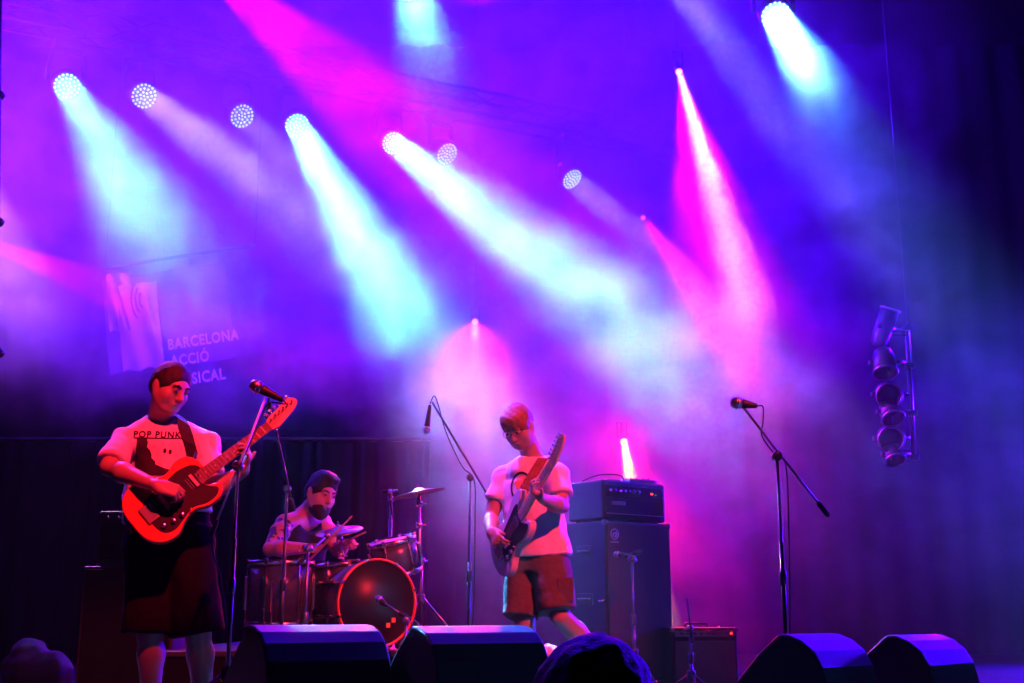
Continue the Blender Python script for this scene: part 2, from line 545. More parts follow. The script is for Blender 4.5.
# ------------------------------------------------------------------ people
def head_axes(face, up):
    f = Vector(face).normalized(); u = Vector(up); u = (u - f * u.dot(f)).normalized()
    r = f.cross(u)                                      # the person's own right
    return Matrix((r, f, u)).transposed()

def head_parts(S, c, A, k=1.0):
    """adds a head with a face to solid S; c = centre, A = axes (right, forward, up)"""
    c = Vector(c)
    def q(r, f, u): return c + A @ Vector((r * k, f * k, u * k))
    mx = A.to_4x4()
    S.ell(q(0, -.012, .035), [.077 * k, .097 * k, .086 * k], mx, .02)
    S.ell(q(0, .025, -.035), [.060 * k, .068 * k, .085 * k], mx, .035)
    S.ell(q(0, .058, -.092), [.028 * k, .026 * k, .022 * k], mx, .025)
    for s in (-1, 1):
        S.ell(q(.042 * s, .050, -.025), [.024 * k, .03 * k, .026 * k], mx, .02)
        S.ell(q(.046 * s, .022, -.035), [.026 * k, .048 * k, .055 * k], mx, .02)
        S.cone(q(.062 * s, .0, -.04), q(.035 * s, .05, -.09), .018 * k, .016 * k, .02)
        S.ell(q(.033 * s, .103, .010), [.019 * k, .018 * k, .014 * k], mx, .012, 's')
        S.ell(q(.079 * s, -.008, -.004), [.010 * k, .020 * k, .032 * k], mx, .008)
    S.cone(q(-.034, .080, .030), q(.034, .080, .030), .012 * k, .012 * k, .014)
    for s in (-1, 1):
        S.ell(q(.031 * s, .082, .010), [.013 * k, .013 * k, .012 * k], mx, .003)
    S.cone(q(0, .086, .022), q(0, .110, -.024), .009 * k, .013 * k, .010)
    S.ell(q(0, .100, -.030), [.018 * k, .014 * k, .009 * k], mx, .008)
    S.cone(q(-.020, .084, -.052), q(.020, .084, -.052), .008 * k, .008 * k, .007)
    S.cone(q(-.016, .083, -.064), q(.016, .083, -.064), .009 * k, .009 * k, .007)
    S.cone(q(-.026, .100, -.058), q(.026, .100, -.058), .0035 * k, .0035 * k, .002, 's')

def face_children(root, c, A, k=1.0, brow='darkhair'):
    c = Vector(c)
    def q(r, f, u): return c + A @ Vector((r * k, f * k, u * k))
    for s in (-1, 1):
        e = MB().lathe([(0.0005, .0), (.006, .001), (.009, -.003)], q(.031 * s, .0965, .009), A @ Vector((0, 1, 0)), 10)
        e.build('eye', 'eye', root)
        b = MB().tube([q(.012 * s, .0945, .027), q(.03 * s, .094, .034), q(.05 * s, .083, .028)], [.004, .005, .003], 6)
        b.build('eyebrow', brow, root)
    MB().tube([q(-.022, .089, -.058), q(-.008, .0945, -.0545), q(.008, .0945, -.0545), q(.022, .089, -.058)], [.002, .005, .005, .002], 6).build('lips', 'lip', root)

def hand_parts(S, wrist, d, n, side, curls=(60, 50, 40), spread=0.0, thumb=(0.7, 0.55, 0.35), k=0.95, tcurl=30):
    """d = wrist to knuckles, n = the way the palm faces, side = +1/-1: thumb on +/-(d x n)"""
    d = Vector(d).normalized(); n = Vector(n); n = (n - d * n.dot(d)).normalized()
    l = d.cross(n) * side                                # towards the thumb
    w = Vector(wrist)
    mx = Matrix((l, d, n)).transposed().to_4x4()
    S.box(w + d * .052 * k, [.040 * k, .050 * k, .014 * k], mx, .013, .018)
    S.cone(w, w + d * .03 * k, .024 * k, .022 * k, .02)
    S.ell(w + d * .035 * k + l * .026 * k + n * .008, [.02 * k, .03 * k, .016 * k], mx, .012)
    lens = (.070, .080, .075, .060)
    for i in range(4):
        off = (.030 - .020 * i) * k
        p = w + d * (.094 - .004 * abs(i - 1)) * k + l * off
        ang = 0.0; dl = (d + l * (spread * (1.5 - i))).normalized()
        r = (.0092 - .0006 * (i == 3)) * k
        cu = curls[i] if isinstance(curls[0], (tuple, list)) else curls
        S.cone(p - dl * .02, p, r * 1.05, r * 1.05, .006)
        for sg, cc in zip((.46, .30, .24), cu):
            ang += R(cc)
            v = dl * math.cos(ang) + n * math.sin(ang)
            p2 = p + v * (lens[i] * sg * 1.12 * k)
            S.cone(p, p2, r, r * .92, .003)
            p = p2; r *= .93
    p = w + d * .025 * k + l * .032 * k
    tv = (l * thumb[0] + d * thumb[1] + n * thumb[2]).normalized()
    p2 = p + tv * .042 * k
    S.cone(p, p2, .014 * k, .0115 * k, .010)
    tv2 = (tv * math.cos(R(tcurl)) + (n * .5 + d * .8 - l * .2).normalized() * math.sin(R(tcurl))).normalized()
    p3 = p2 + tv2 * .032 * k
    S.cone(p2, p3, .0112 * k, .0095 * k, .004)

def limb(S, a, b, ra, rb, bulge=1.15, k=0.02, at=.35, back=None):
    a, b = Vector(a), Vector(b)
    S.cone(a, b, ra, rb, k)
    m = a.lerp(b, at)
    if back is not None: m = m + Vector(back)
    S.cone(a.lerp(b, .12), m, ra * .9, ra * bulge, k); S.cone(m, a.lerp(b, .8), ra * bulge, rb * 1.05, k)

def bounds(pts, pad):
    a = np.array([tuple(p) for p in pts])
    return a.min(0) - pad, a.max(0) + pad

def shoe(root, ankle, toe, floor_z):
    a, t = Vector(ankle), Vector(toe)
    d = (t - a); d.z = 0; d.normalize()
    h = .007
    heel = Vector((a.x, a.y, floor_z)) - d * .05
    tip = heel + d * .28
    S = Sdf(*bounds([heel, tip, a], .09), h)
    mx = frame(d, V(0, 0, 1))
    S.cone(heel + V(0, 0, .04) + d * .03, heel + V(0, 0, .035) + d * .2, .042, .042, .02)
    S.cone(heel + V(0, 0, .033) + d * .2, tip + V(0, 0, .03) - d * .03, .042, .033, .03)
    S.cone(a + V(0, 0, .0), heel + V(0, 0, .05) + d * .1, .046, .045, .03)
    S.plane(heel + V(0, 0, .012), (0, 0, -1))
    S.mesh('shoe', 'shoe', root)
    So = MB().prism([(0, -.036), (.04, -.044), (.2, -.046), (.26, -.035), (.285, 0), (.26, .035), (.2, .046), (.04, .044), (0, .036), (-.01, 0)],
                    .018, Matrix.Translation(heel) @ mx)
    So.build('sole', 'rubber', root)

def print_on(target, mb, org, mx, direction, name, m, root, lift=0.004, drop=None):
    """project flat letters onto the cloth"""
    me = target.data
    base = root_of(target)
    bvh = BVHTree.FromPolygons([v.co + base for v in me.vertices], [tuple(p.vertices) for p in me.polygons])
    d = Vector(direction).normalized()
    bm = bmesh.new()
    vs = [bm.verts.new(v) for v in mb.v]
    bm.verts.index_update()
    for f in mb.f:
        try: bm.faces.new([vs[i] for i in f])
        except ValueError: pass
    bmesh.ops.triangulate(bm, faces=bm.faces)
    for _ in range(3):
        long_ = [e for e in bm.edges if e.calc_length() > 0.02]
        if not long_: break
        bmesh.ops.subdivide_edges(bm, edges=long_, cuts=1)
        bmesh.ops.triangulate(bm, faces=[f for f in bm.faces if len(f.verts) > 3])
    keep = []
    for v in bm.verts:
        hit = bvh.ray_cast(v.co - d * 0.5, d, 1.0)
        if hit[0] is None: continue
        v.co = hit[0] - d * lift
    out = MB(); bm.verts.index_update()
    out.add([v.co.copy() for v in bm.verts], [tuple(v.index for v in f.verts) for f in bm.faces])
    bm.free()
    return out.build(name, m, target, base=root_of(target))
# ------------------------------------------------------------------ the setting
def plank_slab(name, x0, x1, y0, y1, z0, z1, m, **props):
    b = MB().box(((x0 + x1) / 2, (y0 + y1) / 2, (z0 + z1) / 2), (x1 - x0, y1 - y0, z1 - z0))
    return b.build(name, m, None, **props)

def drape(name, p0, p1, z0, z1, m, waves, amp, parent=None, seed=3, **props):
    """hanging cloth with real folds and thickness between two floor points"""
    rnd = random.Random(seed)
    p0, p1 = Vector(p0), Vector(p1)
    d = p1 - p0; L_ = d.length; d.normalize(); nrm = Vector((-d.y, d.x, 0))
    nx = int(waves * 10); nz = 8
    ph = [rnd.uniform(0, 6) for _ in range(4)]
    vs, fs = [], []
    for side in (0, 1):
        for j in range(nz + 1):
            z = z0 + (z1 - z0) * j / nz
            for i in range(nx + 1):
                u = i / nx
                w = math.sin(2 * math.pi * waves * u + 0.8 * math.sin(9 * u + ph[0]) + .15 * j * math.sin(13 * u + ph[1]))
                o = amp * w * (1.15 - .4 * j / nz) + amp * .4 * math.sin(5 * u * waves + ph[2])
                vs.append(p0 + d * (u * L_) + nrm * (o + side * 0.012) + Vector((0, 0, z)))
    n1 = nx + 1; tot = n1 * (nz + 1)
    for side in (0, 1):
        for j in range(nz):
            for i in range(nx):
                a = side * tot + j * n1 + i
                f = (a, a + 1, a + 1 + n1, a + n1)
                fs.append(f if side else f[::-1])
    for i in range(nx):
        a = i; b = nz * n1 + i
        fs.append((a, a + 1, a + 1 + tot, a + tot)); fs.append((b + 1, b, b + tot, b + 1 + tot))
    mb = MB().add(vs, fs, True)
    return mb.build(name, m, parent, **props)

plank_slab('ground', -14, 14, -6, 3.0, -1.3, -1.2, 'ground', kind='structure')
fl = plank_slab('floor', -11, 11, 3.02, 17.5, -0.30, -0.001, 'deck', kind='structure')
for i in range(10):                                   # stage deck panels, each 2 m wide
    for j in range(7):
        MB().box((-9.0 + 2.0 * i, 4.05 + 2.0 * j, 0.0), (1.985, 1.985, 0.012), bevel=0.003).build('deck_panel', 'deck', fl)
plank_slab('trim_1', -11, 11, 2.96, 3.02, -1.2, 0.004, 'black', kind='structure')
plank_slab('ceiling', -11, 11, 3.5, 17.5, 8.7, 8.8, 'black', kind='structure')
drape('wall_back', (-11, 16.3, 0), (11, 16.3, 0), 0.0, 8.8, 'backdrop', 46, 0.05, kind='structure')

# black curtain hung on a pipe at the left of the stage
YC = 12.6
cr = thing('stage_curtain', 'low black curtain in vertical folds hanging across the left rear of the stage', 'curtain', (-4.5, YC, 0))
cz = 2.3
for k in range(6):
    xa = -8.2 + k * 1.22
    drape('curtain_panel', (xa, YC + .02 * (k % 2), 0), (xa + 1.23, YC + .02 * (k % 2), 0), 0.02, cz, 'drape', 5 + k % 2, 0.05, cr, seed=k + 2)
MB().tube([(-8.3, YC, cz + .02), (-0.85, YC, cz + .02)], .022, 10).build('curtain_rail', 'black', cr)
for xx in (-8.2, -4.5, -0.9):
    MB().tube([(xx, YC + .08, 0.01), (xx, YC + .08, cz + .02)], .025, 10).build('upright', 'black', cr)

# ------------------------------------------------------------------ trusses and lamps
def truss(label, a, b, w=0.30):
    a, b = Vector(a), Vector(b)
    t = thing('lighting_truss', label, 'truss', tuple(a.lerp(b, .5)), 'lighting trusses') if False else thing('lighting_truss', label, 'truss', tuple(a.lerp(b, .5)))
    d = (b - a).normalized(); u = Vector((0, 0, 1)); s = d.cross(u).normalized()
    cs = [(s * i + u * j) * (w / 2) for i, j in ((-1, -1), (1, -1), (1, 1), (-1, 1))]
    for c in cs:
        MB().tube([a + c, b + c], .025, 8).build('chord', 'black', t)
    n = max(2, int((b - a).length / .5))
    mb = MB()
    for k in range(n):
        p = a.lerp(b, k / n); q = a.lerp(b, (k + 1) / n)
        for i in range(4):
            mb.tube([p + cs[i], q + cs[(i + 1) % 4]], .010, 5)
    mb.build('lacing', 'black', t, kind='stuff')
    for f_ in (.08, .92):
        p = a.lerp(b, f_)
        MB().tube([p + u * .14, Vector((p.x, p.y, 8.695))], .012, 6).build('hoist_chain', 'black', t)
    return t

LEDP = [(0, 0)] + [(r * math.cos(2 * math.pi * (k + .5 * (n == 12)) / n), r * math.sin(2 * math.pi * (k + .5 * (n == 12)) / n))
                   for r, n in ((.040, 6), (.080, 12), (.121, 18)) for k in range(n)]

def wash_head(loc, d, label, k=1.0):
    """LED moving-head lamp: base hung from the truss, yoke, tilted head; loc = centre of the lens face"""
    loc = Vector(loc); d = Vector(d).normalized()
    top = loc - d * .16 * k + Vector((0, 0, .42 * k))
    t = thing('moving_head_lamp', label, 'stage light', tuple(top), 'LED moving head lamps')
    z = Vector((0, 0, 1))
    side = d.cross(z).normalized()
    ctr = loc - d * .13 * k
    MB().box(top - z * .03, (.30 * k, .24 * k, .10 * k), frame(side, z), .012).build('lamp_base', 'black', t)
    y = MB()
    for s in (-1, 1):
        y.tube([top - z * .08, top - z * .10 + side * (.17 * s * k), ctr + side * (.185 * s * k)], [.03, .03, .022], 8)
    y.build('yoke', 'black', t)
    MB().lathe([(.06 * k, -.14 * k), (.11 * k, -.12 * k), (.150 * k, -.02 * k), (.155 * k, .10 * k), (.150 * k, .125 * k), (.14 * k, .128 * k)], ctr, d, 32).build('lamp_housing', 'black', t)
    MB().lathe([(.0, .1285 * k), (.141 * k, .1285 * k), (.141 * k, .131 * k), (0, .131 * k)], ctr, d, 32).build('lens_plate', 'lensplate', t)
    u = side; w = d.cross(side)
    led = MB()
    for (a, b) in LEDP:
        led.lathe([(.0110 * k, 0), (.010 * k, .004 * k), (.005 * k, .007 * k)], ctr + d * (.131 * k) + u * a * k + w * b * k, d, 8)
    led.build('led_lenses', 'led', t, kind='stuff')
    MB().tube([top, top + z * .12], .02, 8).build('clamp', 'blackmetal', t)
    return t

lamp_labels = [
    'leftmost round LED stage lamp, throwing a bright cyan beam downwards',
    'second round LED stage lamp from the left, with a pale violet beam',
    'small oval-looking LED lamp left of the brightest white beam',
    'LED stage lamp throwing the brightest white beam in the middle left',
    'LED stage lamp above the bassist side throwing a broad cyan beam to the right',
    'smaller tilted LED lamp just right of the broad cyan beam lamp',
    'smallest LED lamp, far right of the diagonal row, with faint beam',
    'LED lamp at the top right throwing a short intense white beam',
    'LED lamp mostly above the frame with cyan light at the top centre',
    'LED lamp above the frame sending a faint violet beam left of the top right lamp',
]
for i, ((p, d), lb) in enumerate(zip(WASH_POSE, lamp_labels)):
    wash_head(p, d, lb)

za = Vector((0, 0, .55 + .15))
pa, pb = WASH_POSE[0][0], WASH_POSE[6][0]
dd = (pb - pa).normalized()
truss('long diagonal black lighting truss carrying the row of seven LED lamps', pa - dd * 1.2 + za, pb + dd * 1.5 + za)
pc, pd = WASH_POSE[8][0], WASH_POSE[7][0]
dd = (pd - pc).normalized()
truss('black lighting truss carrying the top right LED lamp', pc - dd * 1.0 + za, pd + dd * 1.2 + za)

def par_lamp(loc, d, label, lens, r=.05, pole=False, group=None):
    loc = Vector(loc); d = Vector(d).normalized()
    t = thing('spot_lamp', label, 'stage light', tuple(loc), group)
    MB().lathe([(r * .5, -.24), (r * .9, -.20), (r * 1.15, -.06), (r * 1.2, .0), (r * 1.08, .0), (r * 1.02, -.015)], loc, d, 20).build('lamp_housing', 'black', t)
    MB().lathe([(0, -.012), (r, -.012), (r * .8, -.004), (0, .0)], loc, d, 20).build('lens', lens, t)
    side = d.cross(Vector((0, 0, 1)))
    side = side.normalized() if side.length > 1e-3 else Vector((1, 0, 0))
    tp = loc - d * .12 + Vector((0, 0, .16))
    if pole:
        MB().tube([tp, tp + V(0, .05, -.1), Vector((tp.x, tp.y + .05, .01))], .016, 8).build('stand_pole', 'black', t)
        MB().lathe([(.22, 0), (.22, .015), (.03, .04)], (tp.x, tp.y + .05, .007), (0, 0, 1), 20).build('stand_base', 'black', t)
    else:
        MB().tube([tp, Vector((tp.x, tp.y, 8.695))], .003, 6).build('drop_cable', 'black', t)
    MB().tube([loc - d * .1 + side * r * 1.3, loc - d * .12 + side * r * 1.4 + Vector((0, 0, .16)), loc - d * .12 - side * r * 1.4 + Vector((0, 0, .16)), loc - d * .1 - side * r * 1.3], .010, 6).build('yoke', 'black', t)
    return t
def aim(i): return (BEAMS[i][1] - BEAMS[i][0]).normalized()
par_lamp(BEAMS[0][0] , aim(0), 'red-orange spot lamp at the top right with a long narrow red beam', 'lens_red', .035)
par_lamp(BEAMS[2][0], aim(2), 'tiny pink spot lamp below and left of the red-orange beam', 'lens_pink', .03)
par_lamp(BEAMS[3][0], (0, -1, -.35), 'pink spot lamp low in the middle of the smoke above the bassist', 'lens_red', .035)
par_lamp(BEAMS[5][0], (.1, -1, -.5), 'amber spot lamp glowing just above the bass amplifier', 'lens_yellow', .035, True)

# hanging ladder of par lamps at the right
YL = 10.6
lad = thing('lamp_ladder', 'vertical hanging pipe with clamps beside the stack of dark lamps at right', 'pipe', tuple(P(912, 460, YL)))
pt, pbm = P(907, 325, YL), P(914, 461, YL)
MB().tube([pt, pbm], .022, 10).build('pipe', 'steel', lad)
MB().tube([pt, Vector((pt.x, pt.y, 8.695))], .003, 6).build('safety_cable', 'black', lad)
MB().tube([P(888, 330, YL), P(893, 462, YL)], .012, 8).build('rear_bar', 'black', lad)
for fz in (335, 395, 450):
    MB().tube([P(890, fz, YL), P(911, fz, YL)], .012, 6).build('cross_bar', 'black', lad)
for px, py in ((907, 328), (910, 366), (912, 413), (914, 458)):
    c = P(px, py, YL)
    MB().box(c, (.085, .07, .05), None, .008).build('clamp', 'steel', lad)
    MB().tube([c - V(.10, 0, .015), c + V(.03, 0, 0)], .012, 6).build('bracket', 'steel', lad)
def par_can(px, py, d, r, L_, label):
    c = P(px, py, YL - .05); d = Vector(d).normalized()
    t = thing('par_can', label, 'stage light', tuple(c), 'dark lamps on the right ladder')
    MB().lathe([(r * .55, -L_ * .5), (r * .8, -L_ * .42), (r * .95, -L_ * .2), (r, L_ * .45), (r * .94, L_ * .45), (r * .9, -L_ * .1)], c, d, 24).build('can', 'par', t)
    MB().torus(c + d * L_ * .47, d, r * 1.0, .012, 28, 6).build('front_ring', 'steel', t)
    MB().lathe([(0, -L_ * .05), (r * .88, -L_ * .05), (r * .6, -L_ * .02), (0, 0)], c, d, 20).build('lens', 'lensplate', t)
    s = d.cross(V(0, 0, 1)).normalized()
    MB().tube([c + s * r * 1.1, c + s * r * 1.15 + V(.1, .1, .02), c - s * r * 1.15 + V(.1, .1, .02), c - s * r * 1.1], .012, 6).build('yoke', 'steel', t)
    for k in (-1, 1):
        MB().box(c + s * r * 1.1 * k, (.04, .04, .04), None, .006).build('tilt_knob', 'steel', t)
par_can(884, 327, (.35, -.3, 1.0), .085, .36, 'topmost dark lamp of the right stack, tilted up to a point')
par_can(884, 362, (-.1, -.5, -1), .105, .26, 'second dark lamp from the top of the right stack')
par_can(887, 394, (-.1, -1, -.35), .11, .20, 'third dark lamp from the top of the right stack, ring facing out')
par_can(890, 412, (.1, -.7, -.9), .10, .18, 'fourth dark lamp from the top of the right stack')
par_can(889, 438, (-.1, -1, -.30), .11, .20, 'fifth dark lamp from the top of the right stack, ring facing out')
par_can(893, 454, (.1, -.6, -1), .09, .15, 'bottom lamp of the dark stack at the right')

# black pole with round clamps at the left edge of the frame
Yp = 6.2
pl = thing('rigging_pole', 'black vertical rigging pole at the left edge with round clamps', 'pole', (P(-3, 341, Yp).x, Yp, 0))
pu, pd_ = P(-3, 0, Yp), P(-7, 353, Yp)
ud = (pu - pd_).normalized()
pbot = pd_ - ud * ((pd_.z - .012) / ud.z)
MB().tube([pbot, pbot + ud * 6.4], .028, 12).build('pole', 'black', pl)
for py, w in ((95, .060), (222, .055), (353, .055)):
    c = P(-6, py, Yp)
    MB().lathe([(.028, -.022), (w * .8, -.018), (w, 0), (w * .8, .018), (.028, .022)], c, ud, 20).build('round_clamp', 'black', pl)
MB().lathe([(.25, .0), (.25, .02), (.05, .05)], (pbot.x, pbot.y, .006), (0, 0, 1), 24).build('pole_base', 'black', pl)

# banner with the festival name
YB = 12.2
bn = thing('hanging_banner', 'pale and dark cloth banner hanging crooked behind the left guitarist, lettered', 'banner', tuple(P(180, 330, YB)))
rot = R(9)
bx = Vector((math.cos(rot), 0, math.sin(rot))); bz = Vector((0, -1, 0)); by = Vector((-math.sin(rot), 0, math.cos(rot)))
def bmx(px, py, dy=0.0):
    m_ = Matrix((bx, by, bz)).transposed().to_4x4(); m_.translation = P(px, py, YB - dy); return m_
def cloth(px, py, w, h, m_, name, dy):
    n = 10; vs, fs = [], []
    mx = bmx(px, py, dy)
    for s_ in (0, 1):
        for j in range(n + 1):
            for i in range(n + 1):
                x = (i / n - .5) * w; y = (j / n - .5) * h
                vs.append(mx @ Vector((x, y + .015 * math.sin(i * 1.3), .02 * math.sin(i * 1.1 + j * .5) - .006 * s_)))
    T = (n + 1) ** 2
    for s_ in (0, 1):
        for j in range(n):
            for i in range(n):
                a = s_ * T + j * (n + 1) + i
                f = (a, a + 1, a + n + 2, a + n + 1)
                fs.append(f if not s_ else f[::-1])
    return MB().add(vs, fs, True).build(name, m_, bn)
cloth(168, 318, 1.30, 1.05, 'banner', 'dark_cloth', 0.0)
cloth(140, 326, .42, .92, 'palebanner', 'pale_cloth', 0.05)
cloth(120, 302, .26, .62, 'palebanner', 'pale_cloth', 0.03)
for (px, py, tx, sz) in ((203, 340, 'BARCELONA', .15), (190, 359, 'ACCIÓ', .15), (199, 378, 'MUSICAL', .155)):
    text_mesh(tx, sz, bmx(px, py, .08) @ Matrix.Diagonal((.78, 1.05, 1, 1)), .003, 'CENTER', 1.12, bold=.004).build('lettering', 'bannerink', bn)
for r_ in (.10, .17, .24):                             # the arcs of the emblem
    arc = [bmx(140, 300, .12) @ Vector((-math.cos(a) * r_ * .6 + .05, math.sin(a) * r_, 0)) for a in [x * .2 - .9 for x in range(10)]]
    MB().tube(arc, .012, 5).build('emblem_arc', 'banner', bn)
MB().tube([bmx(105, 268) @ V(0, 0, 0), bmx(255, 245) @ V(0, 0, 0)], .02, 8).build('banner_rail', 'black', bn)
for px_, py_ in ((105, 268), (255, 245)):
    tp = bmx(px_, py_) @ V(0, 0, 0)
    MB().tube([tp, Vector((tp.x, tp.y, 8.695))], .003, 6).build('rope', 'black', bn)

# drum riser
rs = thing('drum_riser', 'low black drum riser under the drum kit', 'riser', (-1.1, 8.5, 0))
MB().box((-1.0, 8.5, .285), (2.3, 2.8, .03), bevel=.004).build('riser_top', 'deck', rs)
MB().box((-1.0, 7.13, .14), (2.3, .03, .26)).build('riser_skirt', 'drape', rs)
for sx in (-2.08, .08):
    for sy in (7.25, 9.8):
        MB().box((sx, sy, .14), (.06, .06, .262)).build('leg', 'black', rs)
MB().box((-1.0, 9.88, .14), (2.3, .03, .26)).build('riser_skirt', 'drape', rs)
RZ = 0.3

def deck_strip(x0, x1, y0, y1, label):
    o = MB().box(((x0 + x1) / 2, (y0 + y1) / 2, .013), (x1 - x0, y1 - y0, .012), bevel=.003).build('floor_strip', 'deck_strip', None)
    return tag(o, label, 'mat')
a = PZ(120, 681.5, 0.012); b = PZ(202, 681.5, .012)  # thin red slab added on the deck
deck_strip(a.x, b.x, a.y - .25, a.y + .15, 'narrow red strip on the stage floor behind the left guitarist')
# ------------------------------------------------------------------ guitars
def guitar(G, label, body, guard, bodymat, strap_pts=None, strap_nrm=None, strap_mat='strap', neckmat='rosewood', sw=.05, offset=False):
    t = thing('electric_guitar', label, 'guitar', tuple(G.translation))
    def w(x, y, z): return G @ Vector((x, y, z))
    T_ = lambda z=0: G @ Matrix.Translation((0, 0, z))
    o = [(p.x, p.y) for p in bez([(x, y, 0) for x, y in body], 4, True)]
    MB().prism(o, .043, T_(-.043), 0, .006).build('body', bodymat, t)
    g = [(p.x, p.y) for p in bez([(x, y, 0) for x, y in guard], 3, True)]
    MB().prism(g, .0035, T_(.0005)).build('pickguard', 'pickguard', t)
    nk = MB()
    sec = []
    for x, hw in ((.385, .028), (.55, .026), (.70, .023), (.752, .0215)):
        sec.append([w(x, hw * math.cos(a), -.004 - .021 * math.sin(a)) for a in [math.pi * k / 8 for k in range(9)]])
    vs = [p for r in sec for p in r]; fs = []
    for i in range(len(sec) - 1):
        for k in range(9):
            fs.append((i * 9 + k, i * 9 + (k + 1) % 9, (i + 1) * 9 + (k + 1) % 9, (i + 1) * 9 + k))
    fs.append(tuple(range(8, -1, -1))); fs.append(tuple(27 + k for k in range(9)))
    nk.add(vs, fs, True).build('neck', 'maple', t)
    fb = MB().prism([(.36, -.028), (.752, -.0215), (.752, .0215), (.36, .028)], .008, T_(-.003))
    fbo = fb.build('fretboard', neckmat, t)
    fr = MB(); dots = MB()
    for n in range(1, 22):
        x = .752 - .648 * (1 - 2 ** (-n / 12))
        hw = .0215 + (.752 - x) / .392 * .0065
        fr.box(w(x, 0, .0056), (.002, 2 * hw, .0015), G)
        if n in (3, 5, 7, 9, 12, 15, 17):
            xx = x + .012
            dots.lathe([(.0045, 0), (.0045, .0012)], w(xx, 0, .0050), G.to_3x3() @ Vector((0, 0, 1)), 8)
    fr.build('frets', 'chrome', fbo, kind='stuff'); dots.build('fret_markers', 'whitehead', fbo, kind='stuff')
    hs = [(p.x, p.y) for p in bez([(x, y, 0) for x, y in ((.750, .021), (.775, .036), (.83, .045), (.895, .056), (.925, .044), (.932, .018), (.912, .004), (.885, -.008), (.84, -.018), (.79, -.030), (.765, -.026), (.750, -.021))], 3, True)]
    hd = MB().prism(hs, .014, T_(-.013), 0, .002).build('headstock', 'maple', t)
    for k in range(6):
        x = .775 + k * .026; y = .040 + .003 * k - (.006 if k == 5 else 0)
        p = MB().lathe([(.004, 0), (.004, .016), (.006, .017), (.006, .019)], w(x, y - .022, .001), G.to_3x3() @ Vector((0, 0, 1)), 8)
        p.tube([w(x, y, -.006), w(x, y + .016, -.006)], .0028, 6)
        p.lathe([(.004, 0), (.009, .003), (.009, .010), (.004, .013)], w(x, y + .012, -.006), G.to_3x3() @ Vector((0, 1, 0)), 8)
        p.build('tuning_peg', 'chrome', t)
    for k in range(6):
        y = .0175 - .007 * k
        MB().tube([w(.085, y * 1.5, .012), w(.752, y, .0085), w(.775 + .026 * k, .018 + .003 * k, .009)], .0008, 4, smooth=False).build('string', 'chrome', t)
    MB().box(w(.085, 0, .006), (.055, .085, .010), G, .002).build('bridge', 'chrome', t)
    MB().box(w(.165, -.0, .007), (.022, .080, .012), G, .003).build('pickup', 'steel' if bodymat == 'guitarred' else 'whitehead', t)
    MB().box(w(.325, 0, .007), (.020, .072, .012), G, .003).build('pickup', 'chrome', t)
    for x, y in ((.10, -.085), (.145, -.095), (.19, -.095)):
        MB().lathe([(.012, 0), (.011, .014), (.008, .016)], w(x, y, .003), G.to_3x3() @ Vector((0, 0, 1)), 14).build('knob', 'chrome', t)
    MB().tube([w(.228, -.098, .004), w(.236, -.1, .020)], .003, 6).build('selector_switch', 'whitehead', t)
    if strap_pts:
        MB().ribbon(strap_pts, strap_nrm, sw).build('strap', strap_mat, t)
    return t

TELE = [(.0, .0), (.008, .085), (.055, .142), (.125, .155), (.195, .120), (.255, .108), (.315, .128), (.370, .118), (.398, .075), (.400, .034),
        (.365, .030), (.345, -.0), (.350, -.034), (.372, -.056), (.402, -.070), (.408, -.098), (.375, -.128), (.310, -.132), (.250, -.108), (.190, -.120), (.125, -.155), (.055, -.142), (.008, -.085)]
TGUARD_SHADOW = [(.070, -.060), (.075, .030), (.130, .066), (.21, .072), (.29, .085), (.36, .070), (.385, .034), (.352, .024), (.345, 0), (.345, -.03), (.365, -.062), (.39, -.09), (.365, -.115), (.31, -.118), (.25, -.096), (.19, -.112), (.13, -.128), (.085, -.11)]  # large outline also draws the arm's shadow and control plate in black
OFFS = [(.0, -.01), (.012, .085), (.07, .150), (.145, .145), (.215, .108), (.285, .112), (.36, .142), (.43, .140), (.455, .115), (.43, .088), (.385, .062), (.360, .030),
        (.355, -.03), (.375, -.055), (.41, -.075), (.415, -.098), (.38, -.125), (.315, -.130), (.25, -.108), (.18, -.120), (.115, -.158), (.05, -.145), (.008, -.085)]
OGUARD = [(.13, -.105), (.11, -.06), (.13, -.01), (.15, .045), (.22, .065), (.29, .075), (.35, .085), (.385, .075), (.36, .035), (.355, -.03), (.372, -.06), (.395, -.09), (.365, -.11), (.30, -.112), (.24, -.092), (.18, -.105)]

def cast(target, px, py, lift=.006):
    me = target.data; b = root_of(target)
    bvh = BVHTree.FromPolygons([v.co + b for v in me.vertices], [tuple(p.vertices) for p in me.polygons])
    d = (P(px, py, 5) - CAM).normalized()
    hit = bvh.ray_cast(CAM, d, 50)
    return hit[0] + hit[1] * lift if hit[0] is not None else None, hit[1]

